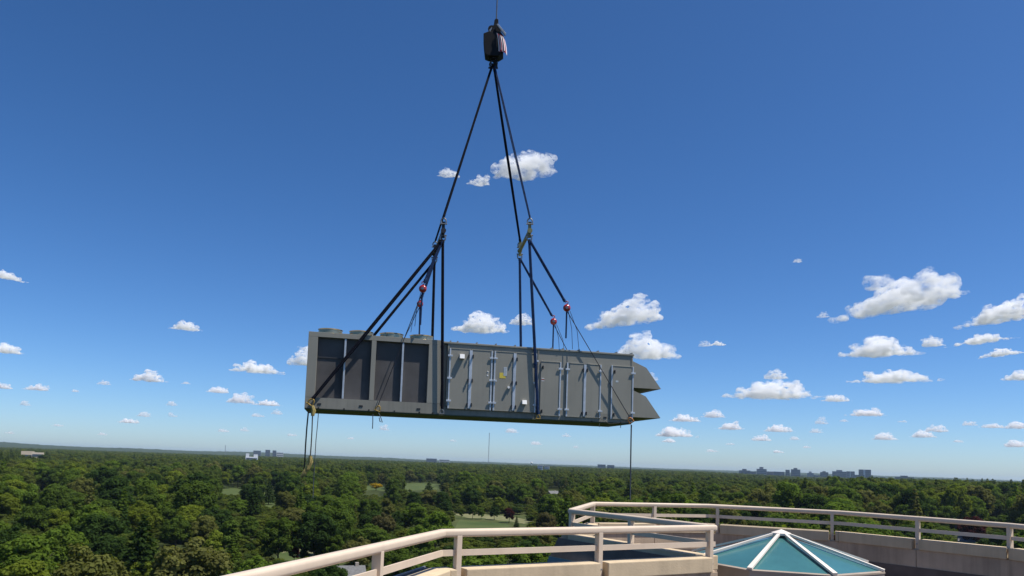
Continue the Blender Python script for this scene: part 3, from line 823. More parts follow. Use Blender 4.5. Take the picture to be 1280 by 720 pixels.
def shackle(p, up, label, mat='shackle', size=.085, sub=None):
    """bow shackle hanging at p along direction up"""
    p = Vector(p); up = Vector(up).normalized(); s = up.cross(Vector((0, 1, .2))).normalized()
    root = empty('shackle', p)
    pts = [p + s * size * math.cos(a) * (1.0 if a > 0 else .8) + up * size * 1.5 * math.sin(a) for a in np.linspace(-.5, math.pi + .5, 14)]
    mb = MB().tube(pts, size * .27, 8); mb.v = [tuple(Vector(q) - p) for q in mb.v]; mb.build('bow', M[mat], root, smooth=True)
    mb = MB().tube([p - s * size * 1.35 - up * size * .72, p + s * size * 1.35 - up * size * .72], size * .27, 8)
    mb.v = [tuple(Vector(q) - p) for q in mb.v]; mb.build('pin', M[mat], root, smooth=True)
    tag(root, label, 'shackle', 'rigging shackles')
    return root
UPV = Vector((0, 0, 1))
for p, l, w in ((P1w, .30, 'front end of the left spreader bar'), (P2w, .30, 'rear end of the left spreader bar'), (Q1w, .30, 'upper end of the olive spreader bar'), (Q2w, .17, 'lower end of the olive spreader bar')):
    shackle(p + Vector((0, 0, l)), UPV, 'steel shackle joining a long sling to the ' + w)
    shackle(p + Vector((0, 0, -.20)), -UPV, 'steel shackle hanging beneath the ' + w)
def spreader(a, b, label, mat):
    a, b = Vector(a), Vector(b); d = (b - a).normalized()
    root = empty('spreader_bar', a)
    mb = MB().tube([a - d*.08, b + d*.08], .062, 12); mb.v = [tuple(Vector(q) - a) for q in mb.v]; mb.build('pipe', M[mat], root, smooth=True)
    for e, s in ((a, 1), (b, -1)):
        mb = MB().tube([e - d*s*.10, e - d*s*.02], .085, 12); mb.v = [tuple(Vector(q) - a) for q in mb.v]; mb.build('end_cap', M[mat], root, smooth=True)
        c = e + d*s*.02
        mb = MB().hexa([c + Vector((x, y*.0, z)) + d*y for z in (-.22, .32) for x, y in ((-.05, -.015), (.05, -.015), (.05, .015), (-.05, .015))])
        mb.v = [tuple(Vector(q) - a) for q in mb.v]; mb.build('lug', M[mat], root)
    tag(root, label, 'spreader bar')
spreader(P1w, P2w, 'dark spreader bar on the left seen almost end on above the condenser fans', 'chain')
spreader(Q1w, Q2w, 'olive yellow spreader bar on the right above the door cabinet', 'bar')

# slings to the unit
LF = ul(390, 499.5, -.10)
sling(P1w + Vector((0, 0, -.28)), uworld(LF), 'navy sling running diagonally to the front left bottom corner of the air handler', r=.031, gap=(.018, .026))
LB = Vector((.25, YB, LF.z))
sling(P2w + Vector((0, 0, -.28)), uworld(LB), 'navy sling running diagonally behind the condenser fans to the rear corner', r=.027, gap=(.016, .022))
VF = ul(552.6, 511, -.10); VFt = ul(553.2, 432, -.10)
sling(P1w + Vector((0, 0, -.28)), uworld(VF), 'black vertical sling crossing the joint beside the condenser on the front face', r=.029, gap=(.016, .020))
VB = Vector((VF.x - .1, YB, VF.z))
sling(P2w + Vector((0, 0, -.28)), uworld(VB), 'black vertical sling dropping behind the joint beside the condenser', r=.029, gap=(.016, .020))
RF = ul(672.6, 518, -.10)
sling(Q1w + Vector((0, 0, -.28)), uworld(RF), 'blue vertical sling crossing the front face between the two door cabinets', 'slingb', r=.029, gap=(.016, .020))
RB = Vector((ul(655, 433, YB).x, YB, .3))
sling(Q2w + Vector((0, 0, -.28)), uworld(RB), 'blue vertical sling dropping behind the roof of the door cabinet', 'slingb', r=.027, gap=(.016, .020))
H1 = uworld(ul(708.5, 385, YF)); H2 = uworld(ul(692, 402, YB)); H3 = uworld(ul(528.5, 361, YF)); H4 = uworld(ul(525, 380, YB))
sling(Q1w + Vector((0, 0, -.28)), H1 + Vector((-.06, 0, .2)), 'short blue sling from the olive bar to the upper right hoist', 'slingb', r=.030, gap=(.014, .020))
sling(Q2w + Vector((0, 0, -.28)), H2 + Vector((-.06, 0, .2)), 'short blue sling from the olive bar to the lower right hoist', 'slingb', r=.026, gap=(.012, .018))
sling(P1w + Vector((0, 0, -.28)), H3 + Vector((.04, 0, .2)), 'short blue sling from the left bar to the upper hoist over the fans', 'slingb', r=.030, gap=(.014, .020))
sling(P2w + Vector((0, 0, -.28)), H4 + Vector((.04, 0, .2)), 'short blue sling from the left bar to the lower hoist over the fans', 'slingb', r=.026, gap=(.012, .018))

def hoist(c, target, hang, label, size=.125):
    c = Vector(c); root = empty('chain_hoist', c)
    b = MB().lathe([(r*size, z*size) for r, z in ((0,-.62),(.45,-.60),(.78,-.42),(.98,-.2),(1,.0),(.98,.2),(.78,.42),(.45,.60),(0,.62))], 20, (0,0,0), 'Y')
    body = b.build('body', M['hoist'], root, smooth=True)
    MB().lathe([(0,-.70),(.36,-.68),(.36,-.58)], 14, (0,0,0), 'Y').build('hub_cover', M['shackle'], body).scale = (size,)*3
    hk = [(size*.3*math.cos(a), 0, size*1.45 + size*.36*math.sin(a)) for a in np.linspace(-1.9, 3.6, 12)]
    MB().tube([(0,0,size*.9), (0,0,size*1.12)] + hk, size*.13, 6).build('top_hook', M['hoist'], root, smooth=True)
    t = Vector(target) - c
    MB().tube([(0,0,-size*.7), t], .013, 6).build('load_chain', M['chain'], root)
    for k, (dx, L) in enumerate(hang):
        MB().tube([(dx*.3, 0, -size*.8), (dx, .02*k, -L*.5), (dx*1.25, .02*k, -L)], (.030 if k == 0 else .009), 6).build('slack_chain' if k == 0 else 'hand_chain', M['slingb'] if k == 0 else M['chain'], root)
    tag(root, label, 'hoist', 'red chain hoists on the slings')
    return root
CR = uworld(ul(788.5, 524, -.10))
hoist(H1, CR, [(0, 1.0), (.18, 1.35), (.36, 1.45)], 'upper red chain hoist on the right with its chain to the front corner')
CB = uworld(Vector((UL - .2, YB, .35)))
hoist(H2, CB, [(0, 1.05), (.20, 1.2), (.36, 1.3)], 'lower red chain hoist on the right with its chain passing behind the cabinet')
CL = uworld(ul(472, 508, -.10))
hoist(H3, CL, [(-.02, 1.15), (-.16, 1.2)], 'upper red chain hoist over the condenser fans')
hoist(H4, uworld(Vector((CL.x*0 + ul(472, 508).x - .1, YB, .4))), [(.02, 1.2), (-.22, 1.0)], 'lower red chain hoist over the condenser fans', size=.115)
# lifting points on the unit
shackle(uworld(LF) + Vector((-.03, -.02, -.10)), Vector((.5, 0, .8)), 'yellow shackle at the front left bottom corner of the air handler', 'goldshk', .085)
shackle(uworld(ul(472.5, 510, -.06)) + Vector((0, -.03, -.04)), Vector((.3, 0, .8)), 'yellow shackle under the middle of the condenser coils', 'goldshk', .07)
shackle(uworld(VF) + Vector((0, -.02, -.12)), UPV, 'dark shackle at the foot of the black vertical sling', 'shackle', .06)
shackle(uworld(RF) + Vector((0, -.02, -.10)), UPV, 'yellow shackle at the foot of the blue vertical sling', 'goldshk', .06)
shackle(CR + Vector((0, -.02, -.06)), Vector((-.5, 0, .8)), 'orange shackle at the front right bottom corner of the air handler', 'orange', .075)

# hook block
BC = Vector(at(618, 57, 24.3))
hbk = empty('hook_block', BC)
tag(hbk, 'black crane hook block with red and white flag stripes on its side', 'hook block')
S = 24.3 / FPX                    # metres per photo pixel at that distance
def slabxz(mb, poly, y0, y1):
    n = len(poly)
    mb.add([(x*S, y0, -z*S) for x, z in poly] + [(x*S, y1, -z*S) for x, z in poly],
           [tuple(range(n)), tuple(range(2*n-1, n-1, -1))] + [(i, n+i, n+(i+1) % n, (i+1) % n) for i in range(n)])
    return mb
slabxz(MB(), [(-14.5,-12),(-8,-15),(8,-15),(12,-9),(12,14),(6,18),(-7,18),(-12,16),(-14,2)], -.20, .20).build('cheek_weight', M['block'], hbk, bevel=.02)
slabxz(MB(), [(-9,-13),(-5,-22),(-1,-26),(3,-26),(7,-20),(9,-13)], -.14, .14).build('head_frame', M['block'], hbk, bevel=.01)
slabxz(MB(), [(-2,-25),(-1,-34),(1,-36),(4,-35),(4.5,-25)], -.07, .07).build('wedge_socket', M['block'], hbk, bevel=.01)
MB().lathe([(.0,-.17),(.13,-.17),(.13,-.145)], 14, (-4*S, 0, 19*S), 'Y').build('sheave_pin', M['block'], hbk)
slabxz(MB(), [(2,-24),(4,-25),(15,-12),(14,-9.5),(13,-10)], -.235, -.16).build('light_guard_bar', M['steel'], hbk, bevel=.006)
slabxz(MB(), [(-7,-17),(-4,-21),(-3.5,-20),(-6,-14.5)], -.19, -.16).build('worn_edge', M['steel'], hbk)
MB().tube([(9.5*S, -.1, 17*S), (11*S, -.1, 19.5*S), (13*S, -.1, 18.5*S), (12.5*S, -.1, 16*S)], .02, 6).build('keeper_ring', M['block'], hbk)
# flag: a bowed panel on the right side of the block made of folded strips
fl = MB()
def flagpt(u, v):     # u across 0..1, v down 0..1
    x = (2.5 + 11.0*u + 3.6*v + .8*math.sin(v*3.1)) * S; y = -.225 - .05*math.sin(u*math.pi) + 1.6*max(0, u - .72)**2
    z = (12.5 - 6.5*u - 25*v*(1 - .15*u)) * S
    return Vector((x, y - .012*math.sin(u*19 + v*2), z))
fp = MB().add([flagpt(u, v) + Vector((0, .02, 0)) for v in np.linspace(0, 1, 9) for u in np.linspace(0, 1, 9)],
              [(i*9+k, i*9+k+1, (i+1)*9+k+1, (i+1)*9+k) for i in range(8) for k in range(8)]).build('flag', M['flagred'], hbk, smooth=True)
NS = 9
for k in range(NS):
    u0, u1 = k/NS, (k+1)/NS
    v0 = .12*((k*37) % 5)/5; v1 = 1 - .18*((k*23) % 4)/4
    vs = []
    for v in np.linspace(v0, v1, 7):
        for u in (u0, u1): vs.append(flagpt(u, v))
    me = MB().add(vs, [(2*i, 2*i+1, 2*i+3, 2*i+2) for i in range(6)]).build('stripe', M['flagwht'] if k % 2 == 0 else M['flagred'], fp, smooth=True)
# hook under the block
hp = [(0, 0, -18*S), (0, 0, -21*S)] + [(2.6*S*math.sin(a), 0, -24*S + 2.8*S*math.cos(a)) for a in np.linspace(.2, 4.6, 14)]
MB().tube(hp, [.07, .07] + [.075]*10 + [.06, .05, .035, .02], 8).build('hook', M['block'], hbk, smooth=True)
MB().lathe([(.10, -17.4*S), (.13, -18*S), (.13, -20*S), (.08, -20.6*S)], 12).build('swivel', M['block'], hbk, smooth=True)
shackle(HOOK + Vector((0, 0, .06)), UPV, 'big dark shackle gathering four slings under the crane hook', 'chain', .12)
top = BC + Vector((1.3*S, 0, 35*S))
cable = MB().tube([(0,0,0), (.02,0,12), (.05,.1,26)], .021, 6).build('crane_cable', M['rope'], None, loc=top)
tag(cable, 'thin steel crane cable rising from the hook block out of the picture', 'cable')

# straps and tag lines
def hang(name, pxs, d, r, mat, label, cat):
    pts = [Vector(at(x, y, d)) for x, y in pxs]
    o = pts[0].copy()
    mb = MB().tube([p - o for p in pts], r, 6)
    ob = mb.build(name, M[mat], None, smooth=True, loc=o); tag(ob, label, cat); return ob
hang('webbing_strap', [(385.5,514),(383.5,535),(382,556),(380.8,580),(379.5,590)], 22.3, .022, 'strapd', 'dark webbing strap hanging lowest from the left corner of the air handler', 'strap')
st = hang('webbing_strap', [(390.4,505),(390.6,520),(390,538),(389,556),(387.5,575),(386,582)], 22.25, .018, 'strapd', 'yellow and black webbing strap looped at the left corner', 'strap')
o = Vector(at(390.4, 505, 22.25))
for a, b in (((390.4,507),(390.6,520)), ((387.9,570),(386,584)), ((386,578),(382,590)), ((382.5,586),(376.5,596.5))):
    pa, pb = Vector(at(*a, 22.2)) - o, Vector(at(*b, 22.2)) - o
    MB().tube([pa, pa.lerp(pb, .5) + Vector((.03, 0, 0)), pb], [.05, .075, .05], 7).build('yellow_fold', M['strapy'], st, smooth=True)
hang('tag_line', [(398,517),(397,530),(395,550),(393.5,575),(392,600),(391.2,622)], 22.5, .012, 'rope', 'thin grey tag line hanging beside the yellow strap', 'rope')
hang('tag_line', [(466,518),(466,527),(465.6,536)], 22.6, .014, 'rope', 'short rope end hanging under the condenser coils', 'rope')
hang('tag_line', [(473,516),(476,522),(478,528),(475,527),(474,522)], 22.6, .014, 'rope', 'small loop of cord under the yellow condenser shackle', 'rope')
hang('tag_line', [(789.2,531),(788.8,550),(788.4,575),(788,600),(787.6,625)], 24.5, .024, 'rope', 'grey tag line hanging from the right end of the air handler', 'rope')
hang('tag_line', [(745,515),(752,524),(762,530),(772,529),(785,526)], 24.25, .008, 'strapd', 'slack dark cord along the bottom right edge of the air handler', 'rope')

# ------------------------------------------------------------------ distant buildings
def tower(x0, x1, ytop, d, label, col, cat='building', depth=None, roof=0.0, bands=4, rz=0.0, name='far_building', glass=(.05,.07,.09), stripe=None):
    cx = (x0 + x1) / 2; p = at(cx, ytop, d); w = (x1 - x0) * d / FPX; h = max(p[2], 8)
    depth = depth or w * .8
    root = empty(name, (p[0], d, 0), math.atan2(-p[0], d) + rz)
    mat = pmat(name + '_wall', col, .8, var=.08, scale=.05)
    B(-w/2, w/2, 0, depth, 0, h).build('wall', mat, root)
    gm = pmat(name + '_glass', glass, .25, var=.2, scale=.05)
    top = min(h - 2, h); lo = max(0, h - 46)
    nb = bands
    for k in range(nb):
        z1_ = h - (h - lo) * (k + .25) / nb; z0_ = h - (h - lo) * (k + (.72 if sum(col) < .8 else .5)) / nb
        B(-w/2 + w*.06, w/2 - w*.06, -.6, -.02, z0_, z1_).build('window_band', gm, root)
    if roof:
        B(-w*.22, w*.18, depth*.2, depth*.7, h + .02, h + roof).build('plant_room', mat, root)
    if stripe:
        B(-w*.12, w*.04, -1.2, -.62, lo, h - 1).build('stair_core', pmat('pale_core', stripe, .8), root)
    tag(root, label, cat, 'distant buildings on the skyline')
    return root
DK = (.10,.11,.125); MD = (.19,.19,.20); LT = (.42,.41,.39); BR = (.22,.13,.115)
SKY = [
 (924,937.5,588,5200,'low dark slab at the left end of the far skyline',DK,3),(937.5,945,589.3,5300,'lower grey block beside the leftmost dark slab',MD,0),
 (946,958,586.2,5200,'tall grey block third from the left on the far skyline',MD,4),(958.5,966.5,589.4,5000,'small reddish brick block on the far skyline',BR,0),
 (967,980,589.6,5100,'wide low dark block right of the brick one',DK,0),(982,987,587.2,5000,'slim dark tower of the close pair on the skyline',DK,0),
 (989,1000,586.8,5050,'broad dark tower beside the slim one on the skyline',DK,3),(1009,1017,591.2,5000,'pale stepped building alone in the skyline gap',(.30,.30,.31),3),
 (1017.5,1025,594.2,4900,'low dark block between pale stepped building and square tower',DK,0),(1025.5,1035,590.2,4900,'square dark tower left of the long grey block',DK,2),
 (1041,1058,589.3,4900,'long grey block right of the square dark tower',MD,3),(1058.5,1068,589.2,4800,'block with a pale top floor next to the tallest tower',(.2,.2,.21),0),
 (1066,1080,593.5,4600,'low grey block in front of the tallest tower',MD,0),(1074,1088,587,4700,'tallest far tower with a pale vertical stripe',DK,0),
 (1100,1106.5,596.2,4300,'small pale block right of the tallest tower',LT,0),(1120,1141,596.4,4300,'long dark block standing at the right end of the skyline',DK,3),
 (332,337.7,562.3,5200,'left one of two small dark towers on the left horizon',DK,0),(341,345.5,563,5200,'right one of two small dark towers on the left horizon',DK,0),
 (317,326,563.3,5400,'low dark block behind the white twin towered building',DK,0),(346,354,565.6,5200,'low pale block right of two small dark towers',LT,0),
 (533,546,573.2,5600,'low far block on the horizon left of the mast',DK,0),(549,562,574.6,5600,'long low pale roof on the horizon left of the mast',LT,0),
 (747,757,580.6,5000,'low far block on the horizon right of the white apartments',MD,0),(759,768,581.3,5000,'second low far block on the horizon right of the apartments',DK,0),
]
for x0, x1, y, d, lab, col, rf in SKY:
    tower(x0, x1, y, d, lab, col, roof=rf*d/FPX*.6 if rf else 0, bands=4 if col != LT else 3, stripe=(.5,.5,.5) if 'stripe' in lab else ((.6,.57,.5) if 'pale top' in lab else None))
tower(672, 679, 581.3, 1900, 'taller part of the white apartment block above the woods', (.66,.65,.62), bands=5, glass=(.12,.13,.14))
tower(680.5, 687, 582.3, 1900, 'lower part of the white apartment block above the woods', (.62,.60,.56), bands=5, glass=(.12,.13,.14))
tower(28, 42, 564.0, 1250, 'long beige roofed block rising from the left woods', (.50,.41,.29), bands=1)
tower(41, 54, 565.6, 1200, 'beige end block with pale walls in the left woods', (.56,.47,.35), bands=2)
wt = tower(307.5, 322, 571.0, 1900, 'white building with two square towers above the left woods', (.74,.75,.75), bands=2)
s = 1900 / FPX
for a, b, t in ((-7, -3.2, 3.9), (2.2, 7, 3.2)):
    h0 = max(at(315, 571, 1900)[2], 8)
    B(a*s, b*s, .5, 9, h0 + .02, h0 + t*s).build('square_tower', pmat('white_tower', (.74,.75,.75), .8), wt)
def mast(px, ytop, d, label, r):
    p = at(px, ytop, d); root = empty('radio_mast', (p[0], d, 0)); h = p[2]
    for k in range(3):
        a = k*2*math.pi/3; c, s_ = math.cos(a)*r*1.3, math.sin(a)*r*1.3
        MB().tube([(c, s_, 0), (c, s_, h)], r*.38, 5).build('mast_leg', M['steel'], root)
    br = MB(); n = int(h/(r*6))
    for i in range(n):
        for k in range(3):
            a, b = k*2*math.pi/3, (k+1)*2*math.pi/3
            if i % 2: a, b = b, a
            br.tube([(math.cos(a)*r*1.3, math.sin(a)*r*1.3, h*i/n), (math.cos(b)*r*1.3, math.sin(b)*r*1.3, h*(i+1)/n)], r*.2, 4)
    br.build('lattice', M['steel'], root)
    tag(root, label, 'mast')
mast(611.7, 541, 4200, 'tall thin radio mast on the horizon below the air handler', 1.5)
mast(282, 556.5, 4800, 'small antenna mast on the left horizon', 1.3)
# water tower
p = at(664.5, 577.3, 4200); wtw = empty('water_tower', (p[0], 4200, 0))
MB().lathe([(0, p[2]), (4.5, p[2]-1), (6.5, p[2]-4.5), (5.5, p[2]-8), (1.6, p[2]-11)], 14).build('tank', M['siding'], wtw, smooth=True)
MB().lathe([(1.6, p[2]-11), (1.4, 4), (3, 0)], 10).build('stem', M['siding'], wtw, smooth=True)
tag(wtw, 'small white water tower poking over the far trees', 'water tower')

# houses among the trees
def house(px, py, w, dp, hw, hr, rz, label, roof=M['roofg'], wall=M['siding']):
    """px, py: photo position of the ridge centre; stands on the ground"""
    p = atz(px, py, hw + hr); root = empty('house', (p[0], p[1], 0), rz)
    B(-w/2, w/2, -dp/2, dp/2, 0, hw).build('wall', wall, root)
    e = .4
    for s_ in (-1, 1):
        MB().hexa([(-w/2-e, s_*(dp/2+e), hw-.25), (w/2+e, s_*(dp/2+e), hw-.25), (w/2+e, 0, hw+hr), (-w/2-e, 0, hw+hr),
                   (-w/2-e, s_*(dp/2+e), hw-.05), (w/2+e, s_*(dp/2+e), hw-.05), (w/2+e, 0, hw+hr+.22), (-w/2-e, 0, hw+hr+.22)]).build('roof', roof, root)
    for s_ in (-1, 1):
        MB().add([(s_*w/2, -dp/2, hw), (s_*w/2, dp/2, hw), (s_*w/2, 0, hw+hr-.1), (s_*(w/2-.15), -dp/2, hw), (s_*(w/2-.15), dp/2, hw), (s_*(w/2-.15), 0, hw+hr-.1)],
                 [(0,1,2), (3,5,4), (0,3,4,1), (1,4,5,2), (2,5,3,0)]).build('gable', wall, root)
    for k in range(3):
        x = -w*.3 + w*.3*k
        f = B(x - .6, x + .6, -dp/2 - .06, -dp/2 - .002, 1.0, 2.3).build('window', M['siding'], root)
        B(x - .5, x + .5, -dp/2 - .08, -dp/2 - .061, 1.1, 2.2).build('pane', M['glassdk'], f)
    B(w*.2, w*.2 + .8, -.3, .5, hw, hw + hr + .9).build('chimney', M['facade'], root)
    tag(root, label, 'house')
    return (p[0], p[1])
house(437, 708, 6.5, 6, 4.5, 2.0, .35, 'house with a pale grey roof showing under the near railing')
house(1208, 671, 6, 6, 4.6, 1.8, -.5, 'white house behind the far railing beside the copper tree')
house(691, 613.8, 11, 9, 3.2, 2.6, .6, 'grey roofed house beyond the golf course', wall=M['facade'])
# utility pole
p = atz(54.5, 617, 12.5); up_ = empty('utility_pole', (p[0], p[1], 0), .3)
MB().tube([(0,0,0), (0,0,12.5)], [.16, .11], 8).build('pole', M['wood'], up_)
B(-1.5, 1.5, -.07, .07, 10.6, 10.8).build('cross_arm', M['wood'], up_)
B(-1.1, 1.1, -.07, .07, 9.6, 9.78).build('cross_arm', M['wood'], up_)
for x in (-1.3, -.6, .6, 1.3): MB().lathe([(0,.2),(.06,.18),(.08,0)], 8, (x,0,10.8)).build('insulator', M['white'], up_)
tag(up_, 'wooden utility pole with crossarms among the left trees', 'utility pole')

# ------------------------------------------------------------------ trees
rng = np.random.default_rng(7)
def quads_mesh(name, P, N, size, mat, droop=0.0, r=rng):
    """one small leaf-spray quad per point"""
    n = len(P)
    N = N / np.linalg.norm(N, axis=1, keepdims=True)
    t = r.normal(size=(n, 3)); t -= N * (t * N).sum(1, keepdims=True); t /= np.linalg.norm(t, axis=1, keepdims=True)
    b = np.cross(N, t)
    sz = size * r.uniform(.6, 1.35, (n, 1)); asp = r.uniform(.5, .9, (n, 1))
    bend = N * sz * r.uniform(-.25, .25, (n, 1))
    V = np.stack([P - t*sz - b*sz*asp*.35, P - b*sz*asp + bend, P + t*sz - b*sz*asp*.25, P + t*sz*.7 + b*sz*asp*.8, P - t*sz*.4 + b*sz*asp], 1) 
    V = V.reshape(-1, 3)
    me = bpy.data.meshes.new(name)
    F = [(5*i, 5*i+1, 5*i+2, 5*i+3, 5*i+4) for i in range(n)]
    me.from_pydata(V.tolist(), [], F)
    me.materials.append(mat)
    return me
def broad_points(r, n, rx, rz, zc, nl, lobe=(.26, .42), squash=.85):
    C, Rr = [], []
    for k in range(nl):
        while True:
            q = r.normal(size=3); q /= np.linalg.norm(q)
            if q[2] > -.8: break
        f = r.uniform(.42, .78)
        C.append([q[0]*rx*f, q[1]*rx*f, zc + q[2]*rz*f]); Rr.append(rx * r.uniform(*lobe) * (1.1 - .25*f))
    C.append([0, 0, zc]); Rr.append(rx*.5)
    C, Rr = np.array(C), np.array(Rr)
    w = Rr**2 / (Rr**2).sum()
    P, N = [], []
    while len(P) < n:
        k = r.choice(len(C), p=w, size=4000)
        d = r.normal(size=(4000, 3)); d /= np.linalg.norm(d, axis=1, keepdims=True)
        d = d[d[:, 2] > -.75] ; k = k[:len(d)]
        rad = Rr[k] * (1 - .42*r.random(len(d))**1.6 + .16*r.normal(size=len(d)))
        p = C[k] + d * rad[:, None] * np.array([1, 1, squash])
        dist = np.linalg.norm(p[:, None] - C[None], axis=2) / Rr[None]
        ok = dist.min(1) > .5
        nn = d*.9 + r.normal(size=d.shape)*.30 + np.array([0, 0, .28])
        P += list(p[ok]); N += list(nn[ok])
    return np.array(P[:n]), np.array(N[:n])
def conifer_points(r, n, h, rb, z0):
    P, N = [], []
    nw = 15
    for w in range(nw):
        f = w / (nw - 1); zz = z0 + (h - z0) * f; R_ = rb * (1 - f)**.85 + .25
        nb = max(4, int(9*(1 - f) + 4)); a0_ = r.uniform(0, 6)
        for b in range(nb):
            a = a0_ + b*2*math.pi/nb + r.uniform(-.2, .2); L = R_ * r.uniform(.75, 1.1)
            m = int(n / (nw*9) * (.5 + 1.2*(1 - f))) + 2
            t = r.uniform(.1, 1, m)**.7
            p = np.stack([np.cos(a)*L*t, np.sin(a)*L*t, zz - .16*L*t + .05*L*t*t], 1) + r.normal(size=(m, 3))*.22*(.5 + .5*(1 - f))
            P += list(p); N += list(np.array([np.cos(a)*.5, np.sin(a)*.5, .8]) + r.normal(size=(m, 3))*.4)
    return np.array(P), np.array(N)
def trunk_mesh(r, h, zlimb, r0, rx, nlimb=6):
    mb = MB()
    top = h * .8
    mb.tube([(0,0,-.3), (.05,0,zlimb*.5), (.1*r.normal(),.1*r.normal(),zlimb), (.25*r.normal(),.25*r.normal(),top)], [r0*1.25, r0, r0*.8, r0*.15], 8)
    for k in range(nlimb):
        a = k*2.4 + r.uniform(-.3, .3); z0 = zlimb + (top - zlimb)*.6*k/nlimb; L = rx*r.uniform(.5, .75)
        mb.tube([(0,0,z0), (math.cos(a)*L*.5, math.sin(a)*L*.5, z0 + L*.45), (math.cos(a)*L, math.sin(a)*L, z0 + L*1.0)], [r0*.5, r0*.32, r0*.08], 6)
    me = bpy.data.meshes.new('trunk'); me.from_pydata(mb.v, [], mb.f); me.materials.append(M['bark'])
    return me
PROTO = {'broad': [], 'round': [], 'conifer': [], 'column': []}
for k in range(5):
    r = np.random.default_rng(40 + k)
    P, N = broad_points(r, 13000, 6.0, 7.4 + .5*(k % 2), 8.6, 56 + 6*k, lobe=(.16, .30))
    PROTO['broad'].append((quads_mesh('broad_crown', P, N, .27, M['leaf'], r=r), trunk_mesh(r, 16, 4.0, .30, 6)))
for k in range(2):
    r = np.random.default_rng(60 + k)
    P, N = broad_points(r, 11500, 6.0, 7.4, 8.5, 70, lobe=(.14, .25))
    PROTO['round'].append((quads_mesh('round_crown', P, N, .25, M['leaf'], r=r), trunk_mesh(r, 16, 3.2, .26, 6)))
for k in range(2):
    r = np.random.default_rng(70 + k)
    P, N = conifer_points(r, 4200, 16, 4.6, 2.2)
    PROTO['conifer'].append((quads_mesh('conifer_crown', P, N, .36, M['leaf'], r=r), trunk_mesh(r, 16, 3, .25, 2, 2)))
r = np.random.default_rng(80)
P, N = broad_points(r, 4600, 2.9, 7.2, 8.6, 34, lobe=(.3, .5))
PROTO['column'].append((quads_mesh('column_crown', P, N, .32, M['leaf'], r=r), trunk_mesh(r, 16, 2, .22, 2)))
RX = {'broad': 6.4, 'round': 6.2, 'conifer': 4.6, 'column': 3.0}
TONES = {'mid green': (.066,.102,.018), 'dark green': (.034,.060,.015), 'olive green': (.104,.112,.030), 'yellow green': (.118,.150,.020), 'bright green': (.088,.135,.020),
         'grey green': (.112,.116,.036), 'blue green': (.032,.058,.024), 'brownish green': (.086,.080,.034), 'copper red': (.055,.017,.018), 'golden yellow': (.42,.30,.015)}
# trees one can pick out in the photo: left, right, top (photo), kind, tone, note for the label
HAND = [
 (-4,72,660,'broad','bright green',''),(-8,27,611,'broad','yellow green',''),(24,62,626,'broad','mid green',''),(58,90,630,'broad','yellow green',''),
 (66,162,672,'broad','olive green','wide thin crown'),(154,208,645,'conifer','dark green','dense pine'),(190,288,660,'round','grey green','very wide pale crown'),
 (214,278,595,'broad','mid green','tall lobed crown'),(158,202,620,'round','yellow green',''),(118,174,590,'broad','dark green',''),(278,300,640,'column','mid green','narrow upright crown'),
 (298,327,641,'broad','mid green',''),(275,306,672,'conifer','bright green','small pointed crown'),(306,331,606,'conifer','dark green','dark spire'),
 (-6,70,690,'broad','yellow green',''),(158,206,692,'broad','yellow green',''),(326,378,637,'round','mid green','large textured crown'),(368,426,632,'broad','dark green','heavy dark crown'),
 (396,431,660,'round','mid green','neat round crown'),(429,474,664,'round','grey green','low greyish crown'),(418,451,590,'broad','bright green',''),(444,479,619,'broad','mid green','sunlit lobed crown'),
 (464,497,636,'round','brownish green','dull brownish crown'),(486,508,636,'broad','dark green',''),(505,546,652,'broad','bright green','low spreading crown'),
 (547,571,593,'conifer','dark green','dark clump'),(548,568,621,'round','dark green','compact crown'),(573,581,633,'round','mid green','small young tree standing on the fairway'),
 (585,598,626,'round','mid green','young tree with a bare stem on the fairway'),(597,607,631,'round','bright green','slim young tree on the fairway'),
 (611,626,630,'round','dark green','round young tree in the middle of the fairway'),(615,633,619,'broad','yellow green','pale sunlit crown behind the fairway'),
 (629,645,631,'round','copper red','low dark red tree at the back of the fairway'),(640,652,645,'conifer','dark green','small dark spire before the sandy strip'),
 (653,668,619,'broad','olive green',''),(668,700,635,'broad','brownish green','broad brownish crown'),(652,690,652,'broad','olive green',''),(600,640,604,'broad','mid green',''),
 (1166,1196,628,'broad','mid green','rounded crown'),(1196,1233,638,'round','copper red','dark copper dome'),(1235,1262,622,'broad','mid green',''),(1082,1120,622,'broad','olive green','broad olive crown'),
 (362,376,676,'round','copper red','small dark red tree on the lawn'),(376,388,678,'round','copper red','second small dark red tree on the lawn'),
 (100,160,634,'broad','dark green',''),(205,240,640,'broad','mid green',''),(240,275,640,'broad','olive green',''),(345,372,610,'broad','olive green',''),
 (150,170,600,'broad','mid green',''),(45,92,600,'broad','mid green',''),(85,120,592,'broad','olive green',''),(400,420,606,'broad','mid green',''),
 (330,345,600,'conifer','dark green','tall dark conifer'),(505,530,612,'broad','dark green',''),(525,548,602,'conifer','dark green',''),
 (560,640,676,'broad','bright green','crown seen through the near railing'),(636,704,672,'broad','bright green','crown seen through the near railing'),(470,520,676,'broad','mid green','crown close under the railing bend'),
 (380,440,690,'broad','dark green','crown just outside the near railing'),(300,345,688,'broad','bright green','low light crown'),(230,300,700,'broad','bright green','low light crown'),
]
CLEARS = [(572,656,643,660),(26,54,563,570.5),(308,322,566,573),(672,687,580,585.5),(462,478,607,610.5),(508,544,604,607),(282,298,611,615),(335,342,616,630),(360,386,676,690),(688,696,612,615),(1201,1216,669,680),(430,444,705,718),(50,60,616,627)]
KIND_R = {'broad': .78, 'round': .74, 'conifer': .5, 'column': .36}
